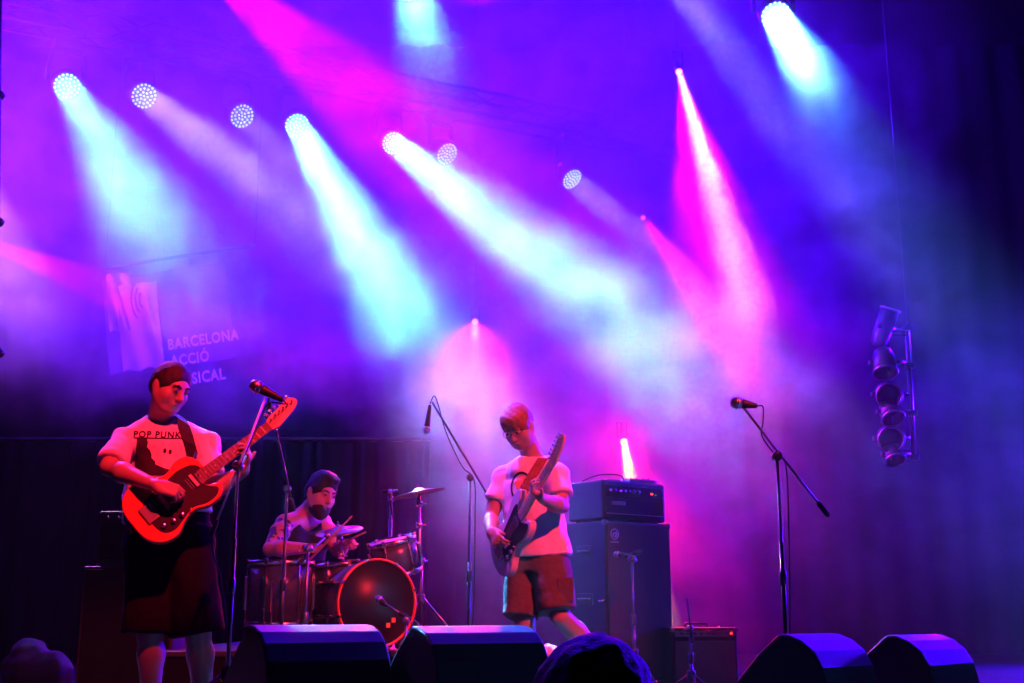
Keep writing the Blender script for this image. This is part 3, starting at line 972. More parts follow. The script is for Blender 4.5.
# ================================================================== guitarist at the left
def guitarist():
    Y = 5.62
    root = thing('person', 'guitarist at the left in pale printed t-shirt and long black shorts, looking down', 'person', (P(168, 700, Y).x, Y, .006))
    hc = P(170, 388, 5.58); A = head_axes((.74, -.55, -.42), (.05, .06, 1))
    nb = P(161, 424, 5.68)
    shR, elR, wrR = P(124, 441, 5.62), P(109, 467, 5.44), P(157, 486, 5.29)
    shL, elL, wrL = P(207, 445, 5.68), P(209, 492, 5.55), P(243, 471, 5.54)
    hipR, hipL = P(152, 532, 5.68), P(190, 532, 5.68)
    knR, knL = P(150, 632, 5.64), P(198, 632, 5.66)
    zf = .012
    anR = Vector((knR.x + .01, 5.70, .10)); anL = Vector((knL.x + .03, 5.72, .10))
    ch = P(166, 455, 5.70); ab = P(168, 500, 5.69); pe = P(170, 527, 5.69)
    side = V(-1, 0, 0)
    h = .0068
    S = Sdf(*bounds([hc + V(0, 0, .14), elR, wrR, P(262, 432, 5.3), anR - V(0, .2, .1), anL + V(.1, .1, 0), shL], .11), h)
    head_parts(S, hc, A)
    S.cone(nb, hc + A @ V(0, -.02, -.05), .064, .056, .03)
    S.fru(ch, ab, (.150, .085), (.15, .10), side, .05, rnd=.04); S.ell(ch + V(0, .01, .03), [.14, .085, .12], None, .04)
    S.ell(pe, [.165, .115, .12], None, .05)
    S.cone(shR, shL, .045, .045, .04); S.cone(nb + V(0, .01, -.01), shR, .050, .040, .03); S.cone(nb + V(0, .01, -.01), shL, .050, .040, .03)
    limb(S, shR, elR, .050, .038); limb(S, elR, wrR, .038, .025, 1.18, .02, .3)
    limb(S, shL, elL, .050, .038); limb(S, elL, wrL, .038, .025, 1.18, .02, .3)
    hand_parts(S, wrR, P(184, 493, 5.31) - wrR, (-.1, .75, -.65), 1, ((35, 45, 20), (45, 50, 25), (55, 55, 30), (60, 60, 30)), 0, (.3, .9, .35))
    hand_parts(S, wrL, P(250, 452, 5.487) - wrL, (-.80, -.45, .30), -1, (25, 55, 45), .05, (.3, .6, -.5))
    limb(S, hipR, knR, .085, .058, 1.05); limb(S, hipL, knL, .085, .058, 1.05)
    limb(S, knR, anR, .056, .036, 1.08, .02, .3, (0, .015, 0)); limb(S, knL, anL, .056, .036, 1.08, .02, .3, (0, .015, 0))
    S.cone(anR, anR + V(0, -.12, -.06), .035, .03, .02); S.cone(anL, anL + V(.02, -.12, -.06), .035, .03, .02)
    S.mesh('body', 'skin', root)
    face_children(root, hc, A)
    # hair: cropped short
    H = Sdf(*bounds([hc], .14), .006)
    q = lambda r, f, u: hc + A @ V(r, f, u)
    H.ell(q(0, -.012, .038), [.0815, .1015, .0905], A.to_4x4(), 0)
    H.ell(q(0, -.042, -.012), [.0765, .068, .060], A.to_4x4(), .02)
    for s_ in (-1, 1): H.ell(q(.056 * s_, -.012, .016), [.030, .062, .050], A.to_4x4(), .02)
    H.ell(q(0, .118, -.015), [.072, .056, .100], A.to_4x4(), .012, 's'); H.ell(q(0, .112, -.090), [.12, .080, .085], A.to_4x4(), .012, 's')
    H.plane(q(0, 0, -.060), A @ V(0, .25, -1))
    for s_ in (-1, 1): H.ell(q(.082 * s_, -.004, -.008), [.02, .026, .036], A.to_4x4(), .006, 's')
    H.ripple(.0015, 90, 3)
    H.mesh('hair', 'darkhair', root)
    # t-shirt
    T = Sdf(*bounds([shR - V(.08, 0, 0), shL + V(.1, 0, 0), nb + V(0, 0, .05), P(168, 522, 5.68)], .20), .0068)
    hem = P(169, 519, 5.68)
    T.fru(P(165, 448, 5.69), hem, (.182, .122), (.205, .150), side, .05, rnd=.012)
    T.cone(shR, shL, .062, .062, .05)
    T.cone(nb - V(0, 0, .005), shR, .066, .058, .03); T.cone(nb - V(0, 0, .005), shL, .066, .058, .03)
    se = shR.lerp(elR, .86); T.fru(shR + V(.01, 0, .01), se, (.060, .064), (.074, .066), (1, 0, .2), .03, rnd=.01)
    se = shL.lerp(elL, .66); T.fru(shL + V(-.01, 0, .01), se, (.060, .066), (.072, .070), (1, 0, 0), .035, rnd=.01)
    T.ell(nb + V(.0, -.02, -.085), [.15, .095, .095], None, .03)
    T.cone(nb + V(.01, -.02, .028), nb + V(.02, -.09, .13), .058, .085, .008, 's')
    T.cone(nb + V(0, -.01, .02), nb + V(0, 0, .2), .066, .08, .01, 's')
    T.ripple(.0085, 15, 5, (1, 1, .5)); T.ripple(.003, 42, 8, (1, 1, .5))
    shirt = T.mesh('t_shirt', 'shirt', root)
    # printed front
    def tmx(px, py):
        m_ = Matrix((V(1, 0, -.02).normalized(), V(.02, 0, 1).normalized(), V(0, -1, 0))).transposed().to_4x4(); m_.translation = P(px, py, 5.3); return m_
    view = (P(160, 450, 5.6) - CAM)
    print_on(shirt, text_mesh('POP PUNK', .042, tmx(157, 434), 0, 'CENTER', 1.15, bold=.0012), None, None, view, 'print_lettering', 'ink', root)
    m_ = tmx(158, 437)
    print_on(shirt, MB().add([m_ @ V(-.115, -.004, 0), m_ @ V(.115, -.004, 0), m_ @ V(.115, .0, 0), m_ @ V(-.115, .0, 0)], [(0, 1, 2, 3)]), None, None, view, 'print_line', 'ink', root)
    m_ = tmx(158, 455)
    rows = [(.080, -.060), (.055, -.052), (.035, -.055), (.02, -.040), (.0, -.030), (-.015, -.030), (-.03, -.012), (-.045, -.008), (-.06, .03), (-.075, .085), (-.095, .10)]
    pv, pf = [], []
    for y_, xr_ in rows:
        for t_ in range(5): pv.append(m_ @ V(-.105 + (xr_ + .105) * t_ / 4, y_, 0))
    for r_ in range(len(rows) - 1):
        for t_ in range(4): pf.append((r_ * 5 + t_, r_ * 5 + 5 + t_, r_ * 5 + 6 + t_, r_ * 5 + 1 + t_))
    print_on(shirt, MB().add(pv, pf), None, None, view, 'print_picture', 'ink', root)
    for x_, y_ in ((.03, .02), (.055, .015)):
        pc_ = [(x_ + .008 * math.cos(a * .9), y_ + .012 * math.sin(a * .9)) for a in range(7)]
        print_on(shirt, MB().add([m_ @ V(x, y, 0) for x, y in pc_], [tuple(range(7))]), None, None, view, 'print_spot', 'ink', root)
    # long black shorts
    B = Sdf(*bounds([P(124, 505, 5.68), P(222, 632, 5.68)], .17), .008)
    B.fru(P(169, 505, 5.69), P(169, 548, 5.69), (.178, .135), (.21, .15), side, .02, rnd=.01)
    B.fru(P(152, 530, 5.68), P(148, 633, 5.65), (.110, .135), (.118, .130), side, .035, rnd=.006)
    B.fru(P(188, 530, 5.68), P(198, 633, 5.67), (.110, .135), (.118, .130), side, .035, rnd=.006)
    B.ripple(.008, 13, 4, (1, 1, .3))
    B.mesh('shorts', 'darkshorts', root)
    shoe(root, anR, anR + V(-.05, -.2, 0), zf); shoe(root, anL, anL + V(.06, -.2, 0), zf)
    # guitar
    tail = P(133, 526, 5.32); nut = P(261, 432, 5.53)
    G = frame(nut - tail, (.12, -1, .16)); G.translation = tail
    s_ = (nut - tail).length / .752
    sp, sn = [], []
    for px, py in ((196, 459), (192, 449), (188, 438), (184, 428), (180, 420)):
        c, n = cast(shirt, px, py, .008)
        if c is None: continue
        sp.append(c); sn.append(n)
    horn = G @ V(.385, .10, -.02)
    back = [P(174, 414, 5.74), P(160, 425, 5.86), P(146, 450, 5.90), P(132, 480, 5.88), P(124, 500, 5.72), P(124, 515, 5.54)]
    bnr = [V(0, .3, 1), V(0, 1, .5), V(0, 1, 0), V(-.3, 1, 0), V(-1, .4, 0), V(-1, 0, 0)]
    pts = [horn + V(.01, -.0, .01)] + sp + back + [G @ V(-.01, 0, -.02)]
    nrm = [V(0, -1, 0)] + sn + bnr + [V(-1, 0, 0)]
    guitar(G, 'red solid-body electric guitar with black pickguard held by the left guitarist', TELE, TGUARD_SHADOW, 'guitarred', pts, nrm, 'strap', sw=.052)
    return root

# ================================================================== second guitarist in the middle
def bassist():
    root = thing('person', 'guitarist in the middle in white t-shirt and brown shorts, head bowed over his guitar', 'person', (P(535, 690, 6.8).x, 6.8, .006))
    f = V(-.50, -.86, 0).normalized(); side = f.cross(V(0, 0, 1))       # own right
    hc = P(519, 427, 6.70); A = head_axes((-.36, -.72, -.60), (-.12, -.1, 1))
    nb = P(533, 459, 6.84)
    shR, elR, wrR = P(504, 476, 6.90), P(491, 518, 6.86), P(491, 532, 6.66)
    shL, elL, wrL = P(557, 475, 6.72), P(562, 506, 6.60), P(543, 499, 6.42)
    ch = P(531, 487, 6.82); ab = P(535, 530, 6.84); pe = P(538, 556, 6.84)
    hipR, hipL = P(524, 560, 6.86), P(552, 560, 6.78)
    knR, knL = P(525, 620, 6.80), P(560, 616, 6.72)
    anR = Vector((P(530, 690, 6.85).x, 6.86, .10))
    anL = P(612, 668, 6.98)
    S = Sdf(*bounds([hc + V(0, 0, .14), elR, wrL, anR, anL + V(.15, 0, -.1), shL, V(0, 6.5, .05)], .12), .0075)
    head_parts(S, hc, A)
    S.cone(nb, hc + A @ V(0, -.03, -.04), .062, .054, .03)
    S.fru(ch, ab, (.135, .08), (.14, .095), side, .05, rnd=.04); S.ell(ch + V(0, .02, .03), [.12, .085, .11], None, .04)
    S.ell(pe, [.155, .12, .12], None, .05)
    S.cone(shR, shL, .045, .045, .04); S.cone(nb + V(0, .01, -.01), shR, .050, .040, .03); S.cone(nb + V(0, .01, -.01), shL, .050, .040, .03)
    limb(S, shR, elR, .048, .036); limb(S, elR, wrR, .036, .025, 1.15, .02, .3)
    limb(S, shL, elL, .048, .037); limb(S, elL, wrL, .038, .026, 1.18, .02, .3)
    hand_parts(S, wrR, P(500, 545, 6.56) - wrR, (.65, .6, -.1), 1, ((30, 40, 20), (40, 50, 25), (50, 55, 30), (60, 55, 30)), 0, (.3, .9, .35))
    hand_parts(S, wrL, P(530, 488, 6.38) - wrL, (-.35, -.45, .75), -1, (45, 55, 35), .06, (.5, .5, .6))
    limb(S, hipR, knR, .072, .054, 1.02); limb(S, hipL, knL, .072, .054, 1.02)
    limb(S, knR, anR, .054, .035, 1.10, .02, .3, (0, .02, 0)); limb(S, knL, anL, .054, .035, 1.10, .02, .3, (0, .02, 0))
    S.cone(anR, anR + V(-.05, -.12, -.06), .035, .03, .02); S.cone(anL, anL + V(0, -.10, -.07), .035, .03, .02)
    S.mesh('body', 'skin', root)
    face_children(root, hc, A, 1.0, 'brownhair')
    H = Sdf(*bounds([hc], .15), .006)
    q = lambda r, f_, u: hc + A @ V(r, f_, u)
    H.ell(q(0, -.010, .042), [.086, .106, .093], A.to_4x4(), 0)
    H.ell(q(.0, .055, .075), [.062, .05, .035], A.to_4x4(), .03)
    H.ell(q(.058, .03, .03), [.026, .04, .04], A.to_4x4(), .02); H.ell(q(-.058, .03, .03), [.026, .04, .04], A.to_4x4(), .02)
    H.ell(q(0, .13, -.03), [.06, .06, .085], A.to_4x4(), .012, 's')
    H.ell(q(0, .06, -.12), [.10, .12, .09], A.to_4x4(), .012, 's')
    H.plane(q(0, 0, -.065), A @ V(0, .25, -1))
    for s_ in (-1, 1): H.ell(q(.086 * s_, -.006, -.012), [.02, .026, .034], A.to_4x4(), .006, 's')
    H.ripple(.0045, 55, 9)
    H.mesh('hair', 'brownhair', root)
    gl = MB()                                             # spectacles
    for s_ in (-1, 1):
        gl.torus(q(.033 * s_, .105, .008), A @ V(0, 1, 0), .022, .0016, 16, 5)
        gl.tube([q(.055 * s_, .102, .012), q(.078 * s_, .02, .012)], .0016, 5)
    gl.tube([q(-.011, .108, .012), q(.011, .108, .012)], .0016, 5)
    gl.build('spectacles', 'chrome', root)
    T = Sdf(*bounds([shR - V(.05, 0, 0), shL + V(.06, 0, 0), nb + V(0, 0, .05), P(538, 565, 6.84)], .20), .0075)
    T.fru(P(530, 480, 6.82), P(537, 557, 6.83), (.165, .115), (.198, .155), side, .05, rnd=.012)
    T.cone(shR, shL, .062, .062, .05)
    T.cone(nb - V(0, 0, .01), shR, .064, .058, .03); T.cone(nb - V(0, 0, .01), shL, .064, .060, .03)
    T.fru(shR + V(.01, 0, .01), shR.lerp(elR, .58), (.060, .062), (.068, .066), side, .03, rnd=.01)
    T.fru(shL + V(-.01, 0, .01), shL.lerp(elL, .72), (.064, .066), (.080, .072), side, .035, rnd=.01)
    T.ell(nb + V(-.02, -.03, -.07), [.12, .09, .09], None, .03); T.cone(nb + V(-.02, -.03, .035), nb + V(-.06, -.10, .13), .052, .075, .008, 's')
    T.cone(nb + V(0, -.01, .02), nb + V(0, 0, .2), .062, .08, .01, 's')
    T.ripple(.009, 15, 15, (1, 1, .6)); T.ripple(.0035, 40, 28, (1, 1, .6))
    shirt = T.mesh('t_shirt', 'shirt', root)
    view = (P(535, 500, 6.8) - CAM)
    m_ = Matrix((V(1, 0, 0), V(0, 0, 1), V(0, -1, 0))).transposed().to_4x4(); m_.translation = P(521, 487, 6.4)
    ring = MB()                                           # round print: dark arc and red blot
    a0, a1 = R(20), R(215)
    n = 24; vs = []
    for i in range(n + 1):
        a = a0 + (a1 - a0) * i / n
        for r_ in (.066, .078): vs.append(m_ @ V(.8 * r_ * math.cos(a), 1.15 * r_ * math.sin(a), 0))
    print_on(shirt, ring.add(vs, [(2 * i, 2 * i + 1, 2 * i + 3, 2 * i + 2) for i in range(n)]), None, None, view, 'print_ring', 'ink', root)
    vs = [m_ @ V(.035 * math.cos(a * .6) * (1 + .25 * (a % 2)) - .0, .02 + .04 * math.sin(a * .6) * (1 + .2 * (a % 2)), 0) for a in range(10)]
    print_on(shirt, MB().add(vs, [tuple(range(10))]), None, None, view, 'print_blot', 'sticker', root)
    B = Sdf(*bounds([P(503, 550, 6.8), P(572, 617, 6.8)], .20), .0075)
    B.fru(P(538, 549, 6.84), P(538, 572, 6.84), (.172, .135), (.185, .145), side, .02, rnd=.01)
    B.fru(P(525, 562, 6.87), P(521, 618, 6.80), (.105, .125), (.100, .120), side, .03, rnd=.006)
    B.fru(P(551, 562, 6.79), P(558, 612, 6.72), (.105, .125), (.105, .120), side, .03, rnd=.006)
    B.ripple(.006, 16, 44, (1, 1, .6)); B.ripple(.003, 45, 4)
    sh = B.mesh('shorts', 'brownshorts', root)
    pk = MB(); pk.box(cast(sh, 565, 590, .004)[0], (.09, .02, .13), None, .006).build('cargo_pocket', 'brownshorts', sh)
    shoe(root, anR, anR + V(-.1, -.2, 0), .012)
    shoe(root, Vector((anL.x, anL.y, .11)), Vector((anL.x, anL.y, .1)) + V(.0, -.2, 0), .012)
    ctr = P(508, 538, 6.66); nut = P(547, 470, 6.34)
    xd = (nut - ctr).normalized()
    G = frame(xd, (-.80, -.58, .12)); G.translation = ctr - xd * .20
    sp, sn = [], []
    for px, py in ((521, 497), (526, 488), (532, 478), (538, 468), (543, 460)):
        c, n_ = cast(shirt, px, py, .008)
        if c is None: continue
        sp.append(c); sn.append(n_)
    horn = G @ V(.43, .12, -.02)
    back = [P(549, 456, 6.86), P(545, 470, 7.02), P(530, 500, 7.06), P(512, 535, 7.0), P(500, 555, 6.85)]
    bnr = [V(0, .2, 1), V(0, 1, .4), V(0, 1, 0), V(-.5, 1, 0), V(-1, .3, 0)]
    guitar(G, 'pale double-horned electric guitar with dark pickguard held by the middle guitarist', OFFS, OGUARD, 'ivory',
           [horn] + sp + back + [G @ V(-.01, 0, -.02)], [V(-.6, -.7, 0)] + sn + bnr + [V(-1, 0, 0)], 'brownstrap', 'maple', .062)
    return root

# ================================================================== drummer
def drummer():
    root = thing('person', 'bearded drummer in a dark tank top seated behind the drum kit, holding drum sticks', 'person', (P(300, 640, 8.05).x, 8.05, RZ))
    k = 1.12
    hc = P(321, 494, 8.0); A = head_axes((.62, -.68, -.28), (.1, .1, 1))
    nb = P(304, 518, 8.08)
    shR, elR, wrR = P(285, 524, 7.92), P(270, 549, 7.72), P(312, 548, 7.56)
    shL, elL, wrL = P(322, 523, 8.22), P(338, 550, 8.05), P(345, 545, 7.82)
    f = V(.6, -.8, 0); side = f.cross(V(0, 0, 1))
    ch = P(302, 534, 8.08); pe = P(298, 575, 8.15)
    knR, knL = P(328, 573, 7.72), P(352, 578, 8.05)
    hipR, hipL = P(292, 578, 8.06), P(308, 578, 8.22)
    anR = Vector((P(338, 640, 7.75).x, 7.82, RZ + .10)); anL = Vector((P(362, 640, 8.1).x, 8.1, RZ + .10))
    S = Sdf(*bounds([hc + V(0, 0, .16), elR, wrL, anR, anL, hipL, shL + V(0, .1, 0)], .14), .008)
    head_parts(S, hc, A, k)
    S.cone(nb, hc + A @ V(0, -.03, -.04), .066, .058, .03)
    S.fru(ch, pe, (.165, .11), (.16, .12), side, .05, rnd=.04)
    S.cone(shR, shL, .06, .06, .05); S.cone(nb, shR, .06, .05, .04); S.cone(nb, shL, .06, .05, .04)
    limb(S, shR, elR, .056, .043); limb(S, elR, wrR, .042, .028, 1.2, .02, .3)
    limb(S, shL, elL, .056, .043); limb(S, elL, wrL, .042, .028, 1.2, .02, .3)
    hand_parts(S, wrR, P(326, 544, 7.5) - wrR, (.1, .2, -1), -1, (60, 75, 50), 0, (.3, .9, .35))
    hand_parts(S, wrL, P(352, 540, 7.72) - wrL, (.1, .2, -1), 1, (60, 75, 50), 0, (.3, .9, .35))
    limb(S, hipR, knR, .085, .062, 1.05); limb(S, hipL, knL, .085, .062, 1.05)
    limb(S, knR, anR, .058, .038, 1.08); limb(S, knL, anL, .058, .038, 1.08)
    # skin with inked upper arm: darker pigment patches bound to the arm
    sk = mat('tattooed_skin', (0.60, 0.38, 0.28), 0.5, vary=.06)
    nt = sk.node_tree; b = nt.nodes['Principled BSDF']
    src = b.inputs['Base Color'].links[0].from_socket
    tc = nt.nodes.new('ShaderNodeTexCoord'); no = nt.nodes.new('ShaderNodeTexNoise'); no.inputs['Scale'].default_value = 22; no.inputs['Detail'].default_value = 3
    nt.links.new(tc.outputs['Object'], no.inputs['Vector'])
    mid = shR.lerp(elR, .5) - root.location
    vd = nt.nodes.new('ShaderNodeVectorMath'); vd.operation = 'DISTANCE'; vd.inputs[1].default_value = mid
    nt.links.new(tc.outputs['Object'], vd.inputs[0])
    a_ = nt.nodes.new('ShaderNodeMath'); a_.operation = 'LESS_THAN'; a_.inputs[1].default_value = .13; nt.links.new(vd.outputs['Value'], a_.inputs[0])
    g_ = nt.nodes.new('ShaderNodeMath'); g_.operation = 'GREATER_THAN'; g_.inputs[1].default_value = .51; nt.links.new(no.outputs['Fac'], g_.inputs[0])
    m2 = nt.nodes.new('ShaderNodeMath'); m2.operation = 'MULTIPLY'; nt.links.new(a_.outputs[0], m2.inputs[0]); nt.links.new(g_.outputs[0], m2.inputs[1])
    mxn = nt.nodes.new('ShaderNodeMix'); mxn.data_type = 'RGBA'; nt.links.new(m2.outputs[0], mxn.inputs['Factor']); nt.links.new(src, mxn.inputs['A'])
    mxn.inputs['B'].default_value = (.06, .05, .07, 1); nt.links.new(mxn.outputs['Result'], b.inputs['Base Color'])
    S.mesh('body', sk, root)
    face_children(root, hc, A, k)
    q = lambda r, f_, u: hc + A @ V(r * k, f_ * k, u * k)
    H = Sdf(*bounds([hc], .19), .007)
    H.ell(q(0, -.012, .045), [.083 * k, .104 * k, .092 * k], A.to_4x4(), 0)
    H.ell(q(0, -.045, -.012), [.078 * k, .068 * k, .060 * k], A.to_4x4(), .02)
    for s_ in (-1, 1): H.ell(q(.056 * s_, -.012, .016), [.030 * k, .062 * k, .050 * k], A.to_4x4(), .02)
    H.ell(q(0, .030, .105), [.062 * k, .07 * k, .035 * k], A.to_4x4(), .03)
    H.ell(q(0, .120, -.012), [.074 * k, .058 * k, .095 * k], A.to_4x4(), .012, 's'); H.ell(q(0, .110, -.088), [.12 * k, .080 * k, .085 * k], A.to_4x4(), .012, 's')
    H.plane(q(0, 0, -.060), A @ V(0, .25, -1))
    for s_ in (-1, 1): H.ell(q(.084 * s_, -.004, -.008), [.02, .028, .038], A.to_4x4(), .006, 's')
    H.ripple(.004, 60, 3)
    H.mesh('hair', 'darkhair', root)
    D_ = Sdf(*bounds([hc], .19), .006)
    D_.ell(q(0, .030, -.078), [.064 * k, .070 * k, .058 * k], A.to_4x4(), 0)
    D_.ell(q(0, .060, -.108), [.036 * k, .036 * k, .036 * k], A.to_4x4(), .02)
    D_.ell(q(0, .104, -.058), [.020 * k, .022 * k, .009 * k], A.to_4x4(), .004, 's')
    D_.plane(q(0, .062, -.044), A @ V(0, .35, 1))
    D_.plane(q(0, -.005, -.05), A @ V(0, -1, 0))
    D_.ripple(.003, 80, 6)
    D_.mesh('beard', 'darkhair', root)
    T = Sdf(*bounds([shR, shL, nb, pe], .22), .008)
    T.fru(P(302, 530, 8.08), P(298, 578, 8.14), (.175, .125), (.178, .14), side, .04, rnd=.01)
    for s_ in (shR, shL):
        T.cone(nb.lerp(s_, .55) + V(0, 0, .0), nb.lerp(s_, .62) + V(0, 0, -.12), .066, .10, .04)
    T.cone(nb + f * .05 + V(0, 0, .02), nb + f * .12 + V(0, 0, -.02), .07, .075, .01, 's')
    T.cone(nb + V(0, 0, .0), nb + V(0, 0, .2), .075, .08, .01, 's')
    T.ripple(.006, 16, 5)
    T.mesh('tank_top', 'tank', root)
    B = Sdf(*bounds([hipR, hipL, knR, knL, pe], .2), .008)
    B.cone(hipR, hipR.lerp(knR, .8), .105, .085, .03); B.cone(hipL, hipL.lerp(knL, .8), .105, .085, .03); B.ell(pe, [.17, .15, .11], None, .04)
    B.mesh('shorts', 'darkshorts', root)
    shoe(root, anR, anR + V(.2, -.1, 0), RZ + .006); shoe(root, anL, anL + V(.2, -.1, 0), RZ + .006)
    # wrist band
    MB().torus(wrR.lerp(elR, .22), wrR - elR, .030, .006, 20, 6).build('bracelet', 'chrome', root)
    # throne
    t = thing('drum_throne', 'round black drum throne under the drummer', 'stool', (pe.x, pe.y + .04, RZ + .003))
    zs = pe.z - .13
    MB().lathe([(.0, -.07), (.15, -.07), (.165, -.04), (.165, -.02), (.14, 0), (0, .0)], (pe.x, pe.y + .04, zs), (0, 0, 1), 28).build('seat', 'tolex', t)
    MB().tube([(pe.x, pe.y + .04, RZ + .15), (pe.x, pe.y + .04, zs - .05)], .018, 10).build('post', 'chrome', t)
    for i in range(3):
        a = i * 2.1 + .4
        MB().tube([(pe.x, pe.y + .04, RZ + .25), (pe.x + .26 * math.cos(a), pe.y + .04 + .26 * math.sin(a), RZ + .014)], .011, 8).build('leg', 'chrome', t)
    # sticks
    for (a, b, lb) in ((P(352, 516, 7.45), P(318, 551, 7.52), 'drum stick raised in the drummer\'s right hand'),
                       (P(366, 532, 7.60), P(342, 543, 7.78), 'drum stick in the drummer\'s left hand over the rack tom')):
        d = (b - a).normalized(); L_ = .40
        s = MB().tube([a, a + d * .012, a + d * .03, a + d * .15, a + d * L_], [.003, .006, .0045, .0075, .0075], 8).build('drum_stick', 'wood', None, base=a + d * .2)
        tag(s, lb, 'drum stick')
    return root

# ================================================================== spectator
def spectator():
    c = P(594, 722, 1.95)
    root = thing('person', 'dark silhouette of a spectator\'s head at the bottom edge in front of the stage', 'person', (c.x, 2.0, -1.198))
    A = head_axes((-.05, 1, .12), (0, 0, 1))
    nb = c + V(0, -.03, -.19)
    shR, shL = nb + V(.19, .0, -.05), nb + V(-.19, 0, -.05)
    S = Sdf(*bounds([c + V(0, 0, .15), (c.x, 2.2, -1.19), shR + V(.1, 0, 0), shL - V(.1, 0, 0)], .12), .012)
    head_parts(S, c, A)
    S.cone(nb, c + V(0, -.02, -.05), .06, .056, .03)
    S.fru(nb - V(0, 0, .08), nb - V(0, 0, .5), (.17, .11), (.15, .11), (1, 0, 0), .05, rnd=.03)
    S.ell(nb - V(0, 0, .58), [.17, .13, .14], None, .05)
    S.cone(nb, shR, .06, .055, .04); S.cone(nb, shL, .06, .055, .04)
    for s_, sh in ((1, shR), (-1, shL)):
        el = sh + V(.04 * s_, -.02, -.27); wr = el + V(.0, .05, -.24)
        limb(S, sh, el, .05, .038); limb(S, el, wr, .038, .026)
        hand_parts(S, wr, (0, .1, -1), (-s_, 0, 0), 1 if s_ < 0 else -1, (15, 20, 10), 0)
        hip = nb + V(.08 * s_, 0, -.62); kn = Vector((hip.x, hip.y, -.75)); an = Vector((hip.x, hip.y - .02, -1.11))
        limb(S, hip, kn, .085, .058); limb(S, kn, an, .055, .038)
    S.mesh('body', 'skin', root)
    H = Sdf(*bounds([c], .2), .006)
    q = lambda r, f, u: c + A @ V(r, f, u)
    H.ell(q(0, -.02, .035), [.096, .115, .102], A.to_4x4(), 0)
    H.ell(q(0, -.05, -.06), [.080, .07, .07], A.to_4x4(), .03)
    H.ell(q(0, .12, -.03), [.09, .07, .10], A.to_4x4(), .010, 's')
    H.ripple(.004, 70, 31); H.ripple(.002, 160, 32)
    H.mesh('hair', 'blackhair', root)
    T = Sdf(*bounds([shR, shL, nb - V(0, 0, .6)], .16), .012)
    T.fru(nb - V(0, 0, .08), nb - V(0, 0, .62), (.19, .13), (.18, .14), (1, 0, 0), .05, rnd=.01)
    T.cone(shR, shL, .07, .07, .04)
    for s_, sh in ((1, shR), (-1, shL)): T.fru(sh, sh + V(.03 * s_, -.01, -.18), (.065, .065), (.075, .07), (1, 0, 0), .03, rnd=.01)
    T.cone(nb + V(0, 0, .03), nb + V(0, 0, .2), .07, .08, .01, 's')
    T.mesh('t_shirt', 'tank', root)
    B = Sdf(*bounds([nb - V(.1, 0, .5), (c.x, 2.1, -1.15)], .2), .012)
    B.ell(nb - V(0, 0, .6), [.18, .14, .13], None, .03)
    for s_ in (1, -1):
        hip = nb + V(.08 * s_, 0, -.62)
        B.fru(hip, (hip.x, hip.y, -1.10), (.10, .10), (.075, .08), (1, 0, 0), .03, rnd=.01)
    B.mesh('trousers', 'darkshorts', root)
    for s_ in (1, -1):
        an = Vector((nb.x + .08 * s_, nb.y - .02, -1.09))
        shoe(root, an, an + V(.03 * s_, .2, 0), -1.198)
    return root

guitarist(); bassist(); drummer(); spectator()
# ------------------------------------------------------------------ microphones and stands
def microphone(tip, tail, label, r=.026, group=None):
    """ball grille at tip, body tapering to tail"""
    tip, tail = Vector(tip), Vector(tail)
    d = (tail - tip).normalized(); L_ = (tail - tip).length
    t = thing('microphone', label, 'microphone', tuple(tip), group)
    MB().lathe([(.002, 0), (r * .7, .006), (r, r * .9), (r * 1.02, r * 1.2), (r * .95, r * 1.6), (r * .82, r * 2.0)], tip, d, 20).build('grille', 'steel', t)
    MB().torus(tip + d * r * 1.25, d, r * 1.0, .003, 20, 6).build('ring', 'chrome', t)
    MB().lathe([(r * .82, r * 1.95), (r * .78, r * 2.4), (r * .45, L_ - .01), (r * .40, L_)], tip, d, 18).build('handle', 'black', t)
    return t

def tripod(t, base, z_hub, spread, m, n=3, rot=0.3, r=.010):
    base = Vector(base)
    MB().lathe([(.022, -.03), (.028, -.02), (.028, .02), (.022, .03)], base + V(0, 0, z_hub), (0, 0, 1), 14).build('hub', m, t)
    for i in range(n):
        a = rot + i * 2 * math.pi / n
        e = base + V(spread * math.cos(a), spread * math.sin(a), .014)
        lg = MB().tube([base + V(.02 * math.cos(a), .02 * math.sin(a), z_hub), e + V(0, 0, .0)], r, 8).build('leg', m, t)
        d = (e - base).normalized()
        MB().tube([e - d * .035, e + d * .012], r * 1.5, 8).build('foot', 'rubber', lg)

